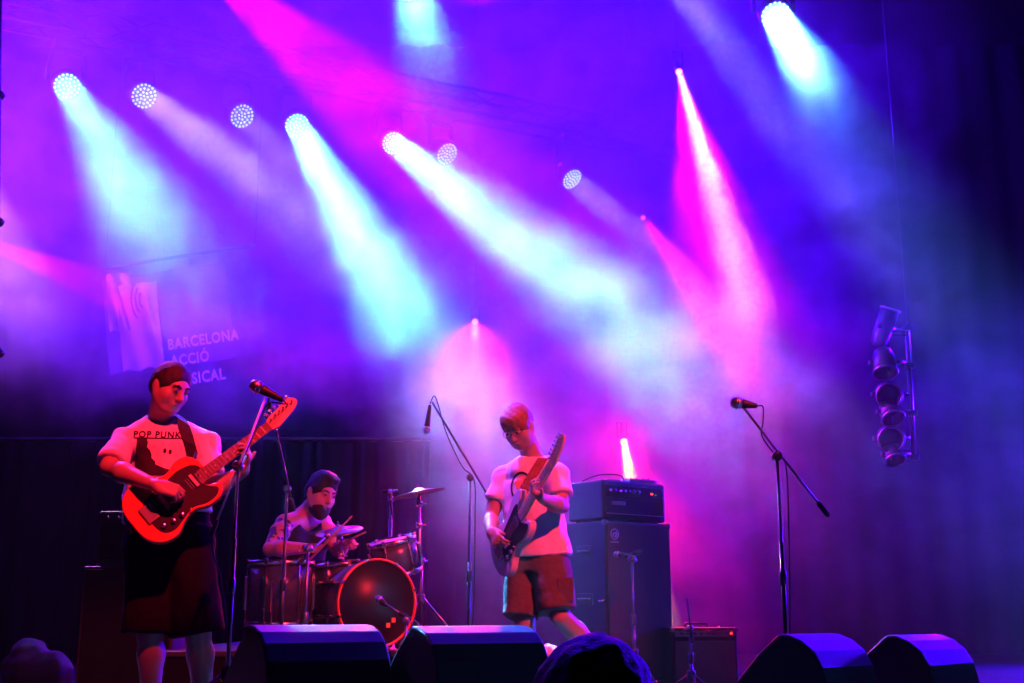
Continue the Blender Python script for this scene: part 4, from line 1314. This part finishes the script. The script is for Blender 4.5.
def boom_stand(label, base, top, boom, m='blackmetal', rot=.4, zf=0.006, spread=.34, zh=.26, r=.0092, bm_=None):
    base = Vector((Vector(top).x, Vector(top).y, zf)); top = Vector(top)
    t = thing('microphone_stand', label, 'microphone stand', tuple(base))
    MB().tube([base + V(0, 0, zh - .1), base + V(0, 0, zh + .55 if top.z > zh + .8 else (top.z - zf) * .55)], r * 1.35, 10).build('lower_tube', m, t)
    MB().tube([base + V(0, 0, zh), top], r * .9, 10).build('pole', m, t)
    mid = base + V(0, 0, min(zh + .55, (top.z - zf) * .55))
    MB().lathe([(r * 1.3, -.03), (r * 2, -.02), (r * 2, .03), (r * 1.3, .04)], mid, (0, 0, 1), 12).build('height_clutch', m, t)
    tripod(t, base, zh, spread, m, 3, rot, r * .9)
    if boom:
        a, b = Vector(boom[0]), Vector(boom[1])
        MB().tube([a, b], r * .72, 8).build('boom_arm', bm_ or m, t)
        d = (b - a).normalized()
        cw = MB().lathe([(r * .8, -.02), (r * 1.5, -.012), (r * 1.5, .05), (r * .8, .06)], a, d, 12); cw.build('boom_end', 'rubber', t)
        MB().lathe([(.012, -.022), (.022, -.018), (.022, .018), (.012, .022)], top + V(0, 0, .008), d.cross(V(0, 0, 1)), 14).build('boom_clutch', m, t)
        MB().tube([top, top + d.cross(V(0, 0, 1)).normalized() * .05], .007, 8).build('wing_knob', m, t)
    return t

def cable(pts, label, r=.0035, m='rubber'):
    p = bez([tuple(x) for x in pts], 8)
    o = MB().tube(p, r, 6).build('cable', m, None, base=p[-1])
    return tag(o, label, 'cable')

def clip(c, label):
    pass

# left vocal mic
Y1 = 5.10
top = P(238, 468, Y1)
boom_stand('silver-armed boom microphone stand in front of the left guitarist', None, top, (P(212, 533, Y1 + .02), P(266, 397, Y1 - .02)), 'blackmetal', rot=1.2, r=.0068, bm_='silver')
microphone(P(250, 383, Y1 - .04), P(283, 400, Y1 - .02), 'black vocal microphone pointing at the left guitarist', .028)
cable([P(283, 400, Y1 - .02), P(285, 404, Y1), P(268, 404, Y1), P(256, 430, Y1 + .02), P(214, 530, Y1 + .04), P(221, 580, Y1 + .05), P(228, 640, Y1 + .05), Vector((P(230, 690, Y1).x, Y1 + .06, .010)), Vector((P(225, 690, Y1).x - .3, Y1 - .3, .010))],
      'thin cable hanging from the left vocal microphone stand to the floor')
# overhead stand behind it
Y2 = 6.9
boom_stand('dark boom stand behind the left vocal microphone, arm leaning left', None, P(287, 490, Y2), (P(293, 508, Y2), P(270, 402, Y2)), 'blackmetal', rot=.2)
microphone(P(268, 420, Y2), P(269, 398, Y2), 'small dark microphone on the boom stand between the guitarist and drummer', .018)
# centre stand
Y3 = 7.4
boom_stand('tall black boom stand left of the middle guitarist', None, P(470, 479, Y3), (P(492, 502, Y3), P(432, 402, Y3)), 'blackmetal', rot=.9)
microphone(P(426, 434, Y3), P(430, 405, Y3), 'dark microphone hanging from the tall boom stand left of the middle guitarist', .024)
cable([P(430, 404, Y3), P(434, 396, Y3), P(438, 404, Y3), P(446, 432, Y3), P(462, 466, Y3 + .01), P(474, 480, Y3 + .02), P(475, 520, Y3), P(474, 600, Y3), Vector((P(474, 650, Y3).x, Y3, .010)), Vector((P(474, 650, Y3).x + .5, Y3 + .3, .010))],
      'thin cable looping down the tall centre boom stand')
# right vocal mic
Y4 = 5.35
boom_stand('black boom microphone stand standing alone at the right', None, P(777, 458, Y4), (P(826, 513, Y4 + .03), P(743, 407, Y4 - .02)), 'blackmetal', rot=.5, r=.0078)
microphone(P(730, 402, Y4 - .02), P(757, 406, Y4 - .02), 'vocal microphone on the lone boom stand at the right', .027)
cable([P(757, 406, Y4 - .02), P(763, 407, Y4 - .01), P(763, 422, Y4), P(762, 436, Y4), P(776, 456, Y4 + .02), P(786, 466, Y4 + .03), P(789, 540, Y4 + .03), P(790, 633, Y4 + .03), Vector((P(790, 680, Y4).x, Y4 + .03, .012)), Vector((P(790, 680, Y4).x + .5, Y4 + .2, .012))],
      'thin cable hanging down beside the lone right microphone stand')
# stand at the snare and floor tom
Y5 = 7.0
boom_stand('short tripod microphone stand in front of the floor tom', None, P(308, 550, Y5), (P(300, 562, Y5), P(325, 538, Y5 + .15)), 'steel', rot=.15, spread=.26, zh=.32)
microphone(P(329, 534, Y5 + .2), P(318, 545, Y5 + .12), 'small microphone over the snare drum', .016)
Y6 = 7.95
boom_stand('thin stand rising behind the rack tom with a small microphone', None, P(391, 500, Y6), (P(384, 492, Y6), P(398, 490, Y6)), 'steel', rot=.7, zf=RZ + .006, spread=.22)
microphone(P(390, 489, Y6 - .03), P(392, 515, Y6 - .03), 'slim upright microphone above the rack tom', .014)
# kick mic
Y7 = 6.95
boom_stand('low microphone stand in front of the bass drum', None, P(406, 622, Y7), (P(408, 618, Y7), P(385, 604, Y7)), 'steel', rot=.3, spread=.16, zh=.08, r=.008)
microphone(P(376, 597, Y7 + .04), P(387, 606, Y7), 'bass drum microphone in front of the dark drum head', .022)
# cabinet mic and small amp mic
Y8 = 7.85
boom_stand('microphone stand in front of the tall bass cabinet', None, P(632, 560, Y8), (P(640, 552, Y8), P(622, 556, Y8 + .10)), 'blackmetal', rot=.6, spread=.22)
microphone(P(614, 554, Y8 + .15), P(634, 556, Y8 + .05), 'black microphone pointed at the tall bass cabinet', .022)
boom_stand('slim microphone stand in front of the small amplifier', None, P(690, 630, 8.0), (P(692, 640, 8.0), P(687, 598, 7.95)), 'blackmetal', rot=.6, spread=.18, zh=.12)

# ------------------------------------------------------------------ drum kit
def drum(name, label, c, axis, r, L_, shell, head, hoop, lugs, group=None, root=None, hoop_r=.012):
    """c = centre of the batter side, axis pointing out of it"""
    c = Vector(c); a = Vector(axis).normalized()
    t = thing(name, label, 'drum', tuple(root) if root is not None else tuple(c - a * L_))
    MB().lathe([(r * .97, -L_), (r, -L_), (r, 0), (r * .97, 0)], c, a, 40, closed=True).build('shell', shell, t)
    MB().lathe([(.0, -.002), (r * .985, -.002), (r * .985, .002), (.0, .004)], c, a, 40).build('drum_head', head, t)
    MB().lathe([(.0, -.002), (r * .985, -.002), (r * .985, .002), (.0, .004)], c - a * L_, a, 40).build('drum_head', head, t)
    for q_ in (0, 1):
        MB().lathe([(r * 1.0, -.018), (r * 1.05, -.018), (r * 1.055, .012), (r * 1.01, .012)], c - a * L_ * q_, a, 44, closed=True).build('hoop', hoop, t)
    u = a.orthogonal().normalized(); w = a.cross(u)
    for k in range(lugs):
        an = 2 * math.pi * (k + .5) / lugs
        n = u * math.cos(an) + w * math.sin(an)
        lg = MB().box(c - a * L_ * .5 + n * (r + .012), (L_ * .55, .022, .022), frame(a, n), .005)
        lg.tube([c + n * (r * 1.035) + a * .012, c + n * (r * 1.035) - a * (L_ + .012)], .0035, 6)
        for e_ in (0, 1):
            lg.box(c - a * L_ * e_ + n * (r * 1.04), (.04, .02, .014), frame(a, n), .003)
        lg.build('lug', 'chrome', t)
    return t

ax = V(math.sin(R(33)), -math.cos(R(33)), .0)
bc = P(377, 605, 7.35)
bc.z = RZ + .008 + .25 * 1.06
bd = drum('bass_drum', 'large bass drum with black front head and glowing red hoop', bc, ax, .25, .42, 'drumwrap', 'drumhead', 'hoop', 8, root=(bc.x, bc.y + .2, RZ + .003))
sd = ax.cross(V(0, 0, 1)).normalized()
for s_ in (-1, 1):
    MB().tube([bc - ax * .08 + sd * s_ * .27 + V(0, 0, -.08), bc + ax * .04 + sd * s_ * .40 + V(0, 0, -.256)], .009, 8).build('spur', 'chrome', bd)
for dx, dz in ((.075, -.13), (.11, -.10)):
    MB().box(bc + ax * .006 - sd * dx + V(0, 0, dz), (.026, .003, .028), frame(-sd, V(0, 0, 1))).build('sticker', 'sticker', bd)

tc_ = P(392, 541, 7.60); ta = V(-.22, -.18, 1).normalized()
rt = drum('rack_tom', 'small rack tom tilted above the bass drum', tc_, ta, .145, .20, 'drumwrap', 'whitehead', 'chrome', 6)
MB().tube([tc_ - ta * .14 + V(.0, .12, 0), tc_ - ta * .20 + V(-.03, .10, -.10), bc - ax * .2 + V(0, 0, .24)], .012, 8).build('mount', 'chrome', rt)
fc = P(281, 563, 7.45)
ft = drum('floor_tom', 'deep floor tom standing to the left of the bass drum', fc, (0, 0, 1), .19, .36, 'drumwrap', 'whitehead', 'chrome', 6, root=(fc.x, fc.y, RZ + .003))
for k in range(3):
    a = .5 + k * 2.09
    MB().tube([fc + V(.205 * math.cos(a), .205 * math.sin(a), -.12), (fc.x + .205 * math.cos(a), fc.y + .205 * math.sin(a), RZ + .04), (fc.x + .23 * math.cos(a), fc.y + .23 * math.sin(a), RZ + .012)], .008, 8).build('leg', 'chrome', ft)
sc_ = P(342, 566, 7.62)
sn = drum('snare_drum', 'shallow snare drum between the floor tom and bass drum', sc_, (-.08, .05, 1), .17, .14, 'steel', 'whitehead', 'chrome', 8, root=(sc_.x, sc_.y, RZ + .003))
MB().tube([(sc_.x, sc_.y, RZ + .1), sc_ - V(0, 0, .15)], .012, 8).build('stand_post', 'chrome', sn)
for k in range(3):
    a = .2 + k * 2.09
    MB().tube([(sc_.x, sc_.y, RZ + .22), (sc_.x + .2 * math.cos(a), sc_.y + .2 * math.sin(a), RZ + .012)], .008, 8).build('leg', 'chrome', sn)
    MB().tube([sc_ - V(0, 0, .15), sc_ + V(.17 * math.cos(a), .17 * math.sin(a), -.145)], .007, 8).build('basket_arm', 'chrome', sn)

def cymbal(label, c, n, r, poletop, zf, spread=.26, rot=.4):
    c = Vector(c); n = Vector(n).normalized()
    t = thing('cymbal', label, 'cymbal', tuple(c))
    prof = [(.0, .028), (.02, .026), (.035, .016), (.045, .010), (r * .6, .002), (r, -.008), (r, -.0095), (r * .6, .0005), (.045, .008), (.034, .014), (.02, .024), (0, .026)]
    MB().lathe(prof, c, n, 40).build('cymbal_plate', 'bronze', t)
    MB().lathe([(.004, .02), (.012, .022), (.012, .034), (.005, .036), (.005, .055)], c, n, 12).build('wing_nut', 'chrome', t)
    s = thing('cymbal_stand', 'chrome tripod stand holding the ' + label.split(',')[0], 'stand', (c.x, c.y, zf))
    b = Vector((poletop.x, poletop.y, zf))
    MB().tube([b + V(0, 0, .1), b + V(0, 0, (c.z - zf) * .55)], .014, 10).build('lower_tube', 'steel', s)
    MB().tube([b + V(0, 0, .3), c - n * .012], .009, 10).build('upper_tube', 'steel', s)
    for hh in (.55, .78, .92):
        q_ = b.lerp(c, hh) if hh > .6 else b + V(0, 0, (c.z - zf) * hh)
        MB().lathe([(.014, -.02), (.021, -.015), (.021, .015), (.014, .02)], q_, (0, 0, 1), 12).build('clutch', 'chrome', s)
        MB().tube([q_, q_ + V(.045, -.02, 0)], .005, 6).build('wing_screw', 'chrome', s)
    tripod(s, b, .30, spread, 'steel', 3, rot)
    return t
cc = P(419, 492, 7.75)
cymbal('bronze crash cymbal, tilted, at the right of the drum kit', cc, (-.20, -.02, 1), .175, Vector((cc.x + .02, cc.y, 0)), RZ + .003, .27, .1)
c2 = P(339, 530, 7.70)
cymbal('dull cymbal, steeply tilted in front of the drummer', c2, (-.12, -.30, 1), .150, Vector((c2.x + .05, c2.y + .18, 0)), RZ + .003, .15, .9)

# ------------------------------------------------------------------ amplifiers
def rot_z(a): return Matrix.Rotation(a, 4, 'Z')
def at_pt(loc, a):
    m_ = rot_z(a); m_.translation = Vector(loc); return m_

def cab(loc, ang):
    t = thing('bass_cabinet', 'tall black bass speaker cabinet right of the middle guitarist', 'amplifier', tuple(loc))
    m_ = at_pt(loc, ang); w, d, h = .62, .42, 1.06
    q = lambda x, y, z: m_ @ V(x, y, z)
    MB().box(q(0, 0, h / 2 + .06), (w, d, h), m_, .012).build('case', 'tolex', t)
    MB().box(q(0, -d / 2 - .004, h / 2 + .06), (w - .03, .012, h - .03), m_, .004).build('grille', 'grille', t)
    for x in (-1, 1):
        for y in (-1, 1):
            MB().lathe([(.028, -.015), (.032, 0), (.028, .015)], q(x * .24, y * .15, .034), m_.to_3x3() @ V(1, 0, 0), 14).build('caster', 'rubber', t)
            for z in (.06, h + .06):
                MB().box(q(x * (w / 2 - .012), y * (d / 2 - .012), z + (.012 if z < .1 else -.012)), (.034, .034, .034), m_, .008).build('corner', 'blackmetal', t)
    for z in (.30, .62):
        MB().box(q(-w / 2 - .002, 0, z + .3), (.008, .16, .08), m_, .003).build('handle_recess', 'black', t)
        MB().tube([q(-w / 2 - .01, -.06, z + .3), q(-w / 2 - .03, -.04, z + .3), q(-w / 2 - .03, .04, z + .3), q(-w / 2 - .01, .06, z + .3)], .008, 8).build('side_handle', 'blackmetal', t)
    # round maker's mark in the top left corner of the grille
    c = q(-w / 2 + .075, -d / 2 - .014, h - .03)
    n = m_.to_3x3() @ V(0, -1, 0)
    lg = MB().torus(c, n, .034, .004, 24, 6)
    lg.torus(c - V(0, 0, .004), n, .013, .004, 18, 6)
    lg.tube([c + V(0, 0, -.02) + (m_.to_3x3() @ V(.016, 0, 0)), c + V(0, 0, .014) + (m_.to_3x3() @ V(.016, 0, 0))], .004, 6)
    lg.box(c - V(0, 0, .052), (.07, .004, .010), m_)
    lg.build('round_emblem', 'plate', t)
    MB().tube([q(-.31, -.15, .60), q(-.33, -.16, .585), q(-.33, -.19, .585), q(-.31, -.20, .60)], .007, 8).build('latch', 'chrome', t)
    return t, m_, w, d, h + .06
cy = 8.45
cb = P(604, 640, cy); ang = R(38)
c0 = Vector((P(620, 600, cy).x, cy + .1, .008))
t, cm, cw_, cd_, chh = cab(c0, ang)
def head_amp(loc, ang):
    t = thing('bass_amplifier', 'black bass amplifier head sitting on the tall cabinet', 'amplifier', tuple(loc))
    m_ = at_pt(loc, ang); w, d, h = .60, .36, .27
    q = lambda x, y, z: m_ @ V(x, y, z)
    out = [(-d / 2, 0), (d / 2, 0), (d / 2, h), (-d / 2 + .03, h), (-d / 2 + .005, .03)]
    MB().box(q(0, 0, h / 2 + .012), (w, d, h), m_, .014).build('case', 'tolex', t)
    MB().box(q(0, -d / 2 - .003, h * .76), (w - .05, .01, .085), m_, .003).build('control_panel', 'black', t)
    MB().box(q(0, -d / 2 - .003, h * .36), (w - .05, .008, .12), m_, .003).build('grille', 'black', t)
    MB().box(q(0, -d / 2 - .008, .052), (w - .06, .006, .006), m_).build('trim_strip', 'plate', t)
    MB().box(q(w / 2 - .03, -d / 2 - .008, .12), (.006, .006, .14), m_).build('trim_strip', 'plate', t)
    MB().box(q(-w / 2 + .14, -d / 2 - .010, h * .46), (.13, .006, .026), m_, .002).build('name_plate', 'plate', t)
    for i in range(7):
        MB().lathe([(.012, 0), (.012, .012), (.009, .016)], q(-w / 2 + .06 + i * .045, -d / 2 - .006, h * .78), m_.to_3x3() @ V(0, -1, 0), 12).build('knob', 'chrome' if i in (0, 2) else 'blackmetal', t)
    MB().lathe([(.006, 0), (.004, .006)], q(w / 2 - .10, -d / 2 - .006, h * .74), m_.to_3x3() @ V(0, -1, 0), 8).build('pilot_lamp', 'pilot_green', t)
    MB().box(q(w / 2 - .14, -d / 2 - .008, h * .76), (.02, .01, .012), m_).build('rocker_switch', 'pilot_red', t)
    MB().tube([q(-.10, 0, h + .012), q(-.09, 0, h + .035), q(.09, 0, h + .035), q(.10, 0, h + .012)], .009, 8).build('handle', 'blackmetal', t)
    for x in (-1, 1):
        for y in (-1, 1): MB().lathe([(.018, 0), (.015, .014)], q(x * .25, y * .13, 0), (0, 0, 1), 12).build('rubber_foot', 'rubber', t)
    return m_, h + .012
hm, hh_ = head_amp(c0 + V(0, 0, chh + .002), ang)
# pedal tuner and cable on the head
q = lambda x, y, z: hm @ V(x, y, z)
tp = thing('effects_box', 'flat blue-edged box lying on top of the amplifier head', 'box', tuple(q(.10, -.06, hh_ + .001)))
MB().box(q(.12, -.10, hh_ + .016), (.26, .10, .028), hm, .006).build('case', 'steel', tp)
for i in range(4): MB().lathe([(.010, 0), (.008, .014)], q(.03 + i * .06, -.11, hh_ + .030), (0, 0, 1), 12).build('knob', 'blackmetal', tp)
cable([q(-.28, .05, hh_ + .006), q(-.18, -.02, hh_ + .05), q(-.08, -.12, hh_ + .045), q(-.02, -.10, hh_ + .012), q(.0, -.08, hh_ + .02)], 'thin cable looping over the top of the amplifier head', .004)

def combo(loc, ang):
    t = thing('combo_amplifier', 'small squat combo amplifier with pale grille right of the tall cabinet', 'amplifier', tuple(loc))
    m_ = at_pt(loc, ang); w, d, h = .50, .25, .40
    q = lambda x, y, z: m_ @ V(x, y, z)
    MB().box(q(0, 0, h / 2 + .012), (w, d, h), m_, .012).build('case', 'tolex', t)
    MB().box(q(0, -d / 2 - .004, h * .45), (w - .05, .01, h * .72), m_, .004).build('grille', 'silver_grille', t)
    MB().box(q(0, -d / 2 - .002, h * .93), (w - .05, .008, .04), m_, .003).build('control_panel', 'steel', t)
    for i in range(6): MB().lathe([(.009, 0), (.008, .012)], q(-w / 2 + .07 + i * .05, -d / 2 - .006, h * .93), m_.to_3x3() @ V(0, -1, 0), 10).build('knob', 'blackmetal', t)
    MB().lathe([(.009, 0), (.006, .008)], q(w / 2 - .05, -d / 2 - .006, h * .93), m_.to_3x3() @ V(0, -1, 0), 8).build('pilot_lamp', 'pilot_red', t)
    MB().tube([q(-.09, 0, h + .010), q(-.08, 0, h + .038), q(.08, 0, h + .038), q(.09, 0, h + .010)], .008, 8).build('handle', 'blackmetal', t)
    for x in (-1, 1):
        for z in (.03, h - .005): MB().box(q(x * (w / 2 - .01), -d / 2 + .01, z), (.03, .03, .03), m_, .006).build('corner', 'chrome', t)
        for y in (-1, 1): MB().lathe([(.016, 0), (.014, .014)], q(x * .2, y * .09, 0), (0, 0, 1), 12).build('rubber_foot', 'rubber', t)
    pl_ = MB().lathe([(.006, 0), (.004, .008)], q(w / 2 - .10, -.05, h + .012), (0, 0, 1), 8).build('jewel_lamp', 'pilot_red', t)
    return m_
zc = P(700, 631, 8.5).z
combo((P(698, 650, 8.5).x, 8.55, .008), R(18))

def left_stack(loc, ang):
    m_ = at_pt(loc, ang)
    q = lambda x, y, z: m_ @ V(x, y, z)
    t = thing('speaker_cabinet', 'black speaker cabinet on the floor behind the left guitarist', 'speaker', tuple(loc))
    MB().box(q(0, 0, .42), (.60, .36, .74), m_, .012).build('case', 'tolex', t)
    MB().box(q(0, -.183, .42), (.56, .012, .70), m_, .004).build('grille', 'drape', t)
    for x in (-1, 1):
        for y in (-1, 1): MB().lathe([(.025, 0), (.025, .05)], q(x * .24, y * .12, 0), (0, 0, 1), 12).build('caster', 'rubber', t)
    t2 = thing('amplifier_case', 'black amplifier standing on the speaker cabinet behind the left guitarist', 'amplifier', tuple(q(0, 0, .795)))
    MB().box(q(.02, 0, .965), (.52, .30, .33), m_, .012).build('case', 'tolex', t2)
    MB().box(q(.02, -.153, .94), (.48, .01, .22), m_, .004).build('grille', 'drape', t2)
    for i in range(5): MB().lathe([(.009, 0), (.008, .012)], q(-.17 + i * .07, -.154, 1.09), m_.to_3x3() @ V(0, -1, 0), 10).build('knob', 'chrome', t2)
    MB().tube([q(-.08, 0, 1.13), q(-.07, 0, 1.15), q(.09, 0, 1.15), q(.10, 0, 1.13)], .008, 8).build('handle', 'blackmetal', t2)
left_stack((P(137, 640, 7.7).x, 7.7, .008), R(-6))

# case with the pink towel behind the middle guitarist
fcx = P(556, 675, 7.7)
cs = thing('flight_case', 'low dark case standing behind the middle guitarist\'s legs', 'case', (fcx.x, 7.7, .008))
zt_ = P(550, 660, 7.7).z
MB().box((fcx.x, 7.7, (zt_ + .016) / 2), (.28, .30, zt_ - .016), None, .008).build('case', 'crate', cs)
for x in (-1, 1):
    MB().box((fcx.x + x * .138, 7.56, zt_ / 2 + .01), (.014, .014, zt_ - .02), None, .003).build('edge_strip', 'steel', cs)
    for y in (-1, 1):
        MB().box((fcx.x + x * .125, 7.7 + y * .135, zt_ - .006), (.04, .04, .02), None, .005).build('corner', 'steel', cs)
S = Sdf((fcx.x - .22, 7.5, zt_ - .02), (fcx.x + .2, 7.9, zt_ + .15), .007)
S.ell((fcx.x - .06, 7.68, zt_ + .045), (.085, .09, .045)); S.ell((fcx.x + .05, 7.66, zt_ + .035), (.075, .07, .035), None, .02); S.ell((fcx.x - .03, 7.72, zt_ + .07), (.05, .05, .03), None, .02)
S.plane((0, 0, zt_ + .005), (0, 0, -1)); S.ripple(.008, 40, 3)
rt_ = thing('towel', 'crumpled pale pink towel lying on the low case behind the middle guitarist', 'towel', (fcx.x, 7.7, zt_ + .004))
S.mesh('folded_cloth', 'towel', rt_)

# invented reddish heap for a faint blob at the far left floor
bcx = P(42, 618, 8.6)
S = Sdf((bcx.x - .32, 8.30, 0), (bcx.x + .32, 8.90, .7), .012)
S.ell((bcx.x, 8.6, .10), (.24, .16, .14)); S.ell((bcx.x - .06, 8.58, .20), (.15, .12, .15), None, .08); S.ell((bcx.x + .12, 8.56, .16), (.12, .10, .09), None, .05)
S.plane((0, 0, .008), (0, 0, -1)); S.ripple(.014, 25, 3)
bt = thing('reddish_heap', 'added dim reddish heap on the floor before the black curtain at far left', 'cloth', (bcx.x, 8.6, .008))
S.mesh('folded_cloth', 'reddish_heap', bt)

# ------------------------------------------------------------------ floor monitors along the front edge
def monitor(loc, ang, label, w=.60, k=1.0):
    t = thing('floor_monitor', label, 'stage monitor', tuple(loc), 'wedge monitors along the stage edge')
    m_ = at_pt(loc, ang)
    # profile in (u, z): u runs forward towards the band
    prof = [(0, .0), (-.012, .10), (-.010, .22), (.012, .32), (.050, .385), (.10, .425), (.160, .447), (.205, .450),
            (.30, .375), (.42, .255), (.52, .135), (.58, .05), (.585, 0)]
    prof = [(u * k - .28, z * k) for u, z in prof]
    # local: x = width, y = forward, z = up
    base = Matrix(((0, 0, 1, 0), (1, 0, 0, 0), (0, 1, 0, 0), (0, 0, 0, 1)))
    MB().prism(prof, w, m_ @ base, -w / 2, .010).build('case', 'textured', t)
    q = lambda x, y, z: m_ @ V(x, y, z)
    a, b = Vector((0, prof[7][0] + .02, prof[7][1] - .012)), Vector((0, prof[11][0] - .01, prof[11][1] + .02))
    c = (a + b) / 2; d = (b - a).normalized(); n = d.cross(V(1, 0, 0)) * -1
    if n.z < 0: n = -n
    MB().box(m_ @ (c + n * .004), ((b - a).length, w - .05, .010), m_ @ frame(d, n), .003).build('grille', 'grille', t)
    MB().box(q(0, -.29 * k, .13 * k), (.16, .012, .08), m_, .004).build('connector_plate', 'black', t)
    for s_ in (-1, 1):
        MB().box(q(s_ * (w / 2 + .001), -.02, .17), (.006, .13, .045), m_, .002).build('side_grip', 'black', t)
    return t
def mon_at(pxl, pyl, Y, ang, label, w):
    """put the sharp top corner of the left cheek where the photograph has it"""
    p = P(pxl, pyl, Y)
    k = (p.z - .008) / .450
    corner = rot_z(ang) @ V(-w / 2, (.205 * k - .28), 0)
    monitor((p.x - corner.x, p.y - corner.y, .008), ang, label, w, k)
mon_at(248, 625, 4.75, R(34), 'leftmost wedge floor monitor, in front of the left guitarist', .52)
mon_at(411, 626, 4.75, R(34), 'second wedge floor monitor from the left, before the bass drum', .52)
mon_at(778, 634, 4.75, R(46), 'wedge floor monitor below the lone right microphone stand', .40)
mon_at(886, 635, 5.15, R(46), 'rightmost wedge floor monitor near the lower right corner', .44)
# ------------------------------------------------------------------ haze
def build_haze():
    m = bpy.data.materials.new('stage_haze')
    m.use_nodes = True
    nt = m.node_tree
    nt.nodes.clear()
    N, L = nt.nodes.new, nt.links.new
    out = N('ShaderNodeOutputMaterial')
    sc = N('ShaderNodeVolumeScatter')
    sc.inputs['Color'].default_value = (1, 1, 1, 1)
    sc.inputs['Anisotropy'].default_value = 0.0
    L(sc.outputs[0], out.inputs['Volume'])
    tc = N('ShaderNodeTexCoord')
    obj = tc.outputs['Object']
    def val(x, sock):
        if isinstance(x, (int, float)):
            sock.default_value = x
        else:
            L(x, sock)
    def mth(op, a, b=0.0, c=None, clamp=False):
        n = N('ShaderNodeMath'); n.operation = op; n.use_clamp = clamp
        val(a, n.inputs[0]); val(b, n.inputs[1])
        if c is not None: val(c, n.inputs[2])
        return n.outputs[0]
    def noise(scale, detail, rough=0.6, dist=0.0, off=(0, 0, 0), stretch=(1, 1, 1)):
        mp = N('ShaderNodeMapping')
        mp.inputs['Location'].default_value = off
        mp.inputs['Scale'].default_value = stretch
        L(obj, mp.inputs['Vector'])
        n = N('ShaderNodeTexNoise')
        n.inputs['Scale'].default_value = scale
        n.inputs['Detail'].default_value = detail
        n.inputs['Roughness'].default_value = rough
        n.inputs['Distortion'].default_value = dist
        L(mp.outputs[0], n.inputs['Vector'])
        return n.outputs['Fac']
    sx = N('ShaderNodeSeparateXYZ'); L(obj, sx.inputs[0])
    X, Y, Z = sx.outputs
    big = noise(0.55, 2.0, 0.55, 0.0, (3, 1, 5))
    fine = noise(1.7, 4.0, 0.62, 0.6, (0, 7, 2), (1, 1, 1.3))
    wob = mth('SUBTRACT', big, 0.5)
    # lower boundary of the high smoke layer: high on the left, down to the floor right of the band
    def smooth(x, a, b):
        n = N('ShaderNodeMapRange'); n.interpolation_type = 'SMOOTHSTEP'
        val(x, n.inputs['Value'])
        n.inputs['From Min'].default_value = a; n.inputs['From Max'].default_value = b
        n.inputs['To Min'].default_value = 0; n.inputs['To Max'].default_value = 1
        return n.outputs[0]
    zz = mth('ADD', Z, mth('MULTIPLY', wob, 1.6))
    zz = mth('ADD', zz, mth('MULTIPLY', mth('SUBTRACT', fine, 0.5), 0.9))
    high = smooth(zz, 2.15, 3.0)
    right = smooth(mth('ADD', X, mth('MULTIPLY', wob, 1.5)), -1.3, 0.2)
    low = mth('ADD', 0.24, mth('MULTIPLY', smooth(X, 2.6, 1.4), 0.45))
    low = mth('MULTIPLY', low, mth('ADD', 0.25, mth('MULTIPLY', smooth(Z, 0.2, 2.0), 0.75)))
    layer = mth('MAXIMUM', high, mth('MULTIPLY', right, low))
    xr = smooth(mth('ADD', X, mth('MULTIPLY', wob, 2.0)), 4.0, 2.4)   # thins out to the right at height
    hr = smooth(Z, 3.5, 2.0)
    layer = mth('MULTIPLY', layer, mth('MAXIMUM', xr, mth('MULTIPLY', hr, 0.5)))
    front = smooth(mth('SUBTRACT', mth('ADD', Y, wob), mth('MULTIPLY', smooth(X, 1.0, 2.6), 1.0)), 7.3, 8.9)
    back = smooth(Y, 15.5, 13.5)
    cloud = mth('ADD', 0.28, mth('MULTIPLY', smooth(fine, 0.40, 0.64), 1.15))
    d = mth('MULTIPLY', mth('MULTIPLY', layer, front), cloud)
    d = mth('ADD', mth('MULTIPLY', d, 0.16), 0.0008)
    L(d, sc.inputs['Density'])
    m.cycles.volume_sampling = 'MULTIPLE_IMPORTANCE'
    m.cycles.volume_step_rate = 0.65
    bm = bmesh.new()
    bmesh.ops.create_cube(bm, size=1.0)
    for v in bm.verts:
        v.co.x = v.co.x * 15; v.co.y = 9.5 + v.co.y * 11.6; v.co.z = 3.55 + v.co.z * 6.9
    me = bpy.data.meshes.new('stage_haze'); bm.to_mesh(me); bm.free()
    me.materials.append(m)
    o = bpy.data.objects.new('stage_haze', me)
    COL.objects.link(o)
    o['label'] = 'drifting blue and magenta stage smoke filling the air above and behind the band'
    o['category'] = 'haze'
    o['kind'] = 'stuff'
    return o
build_haze()
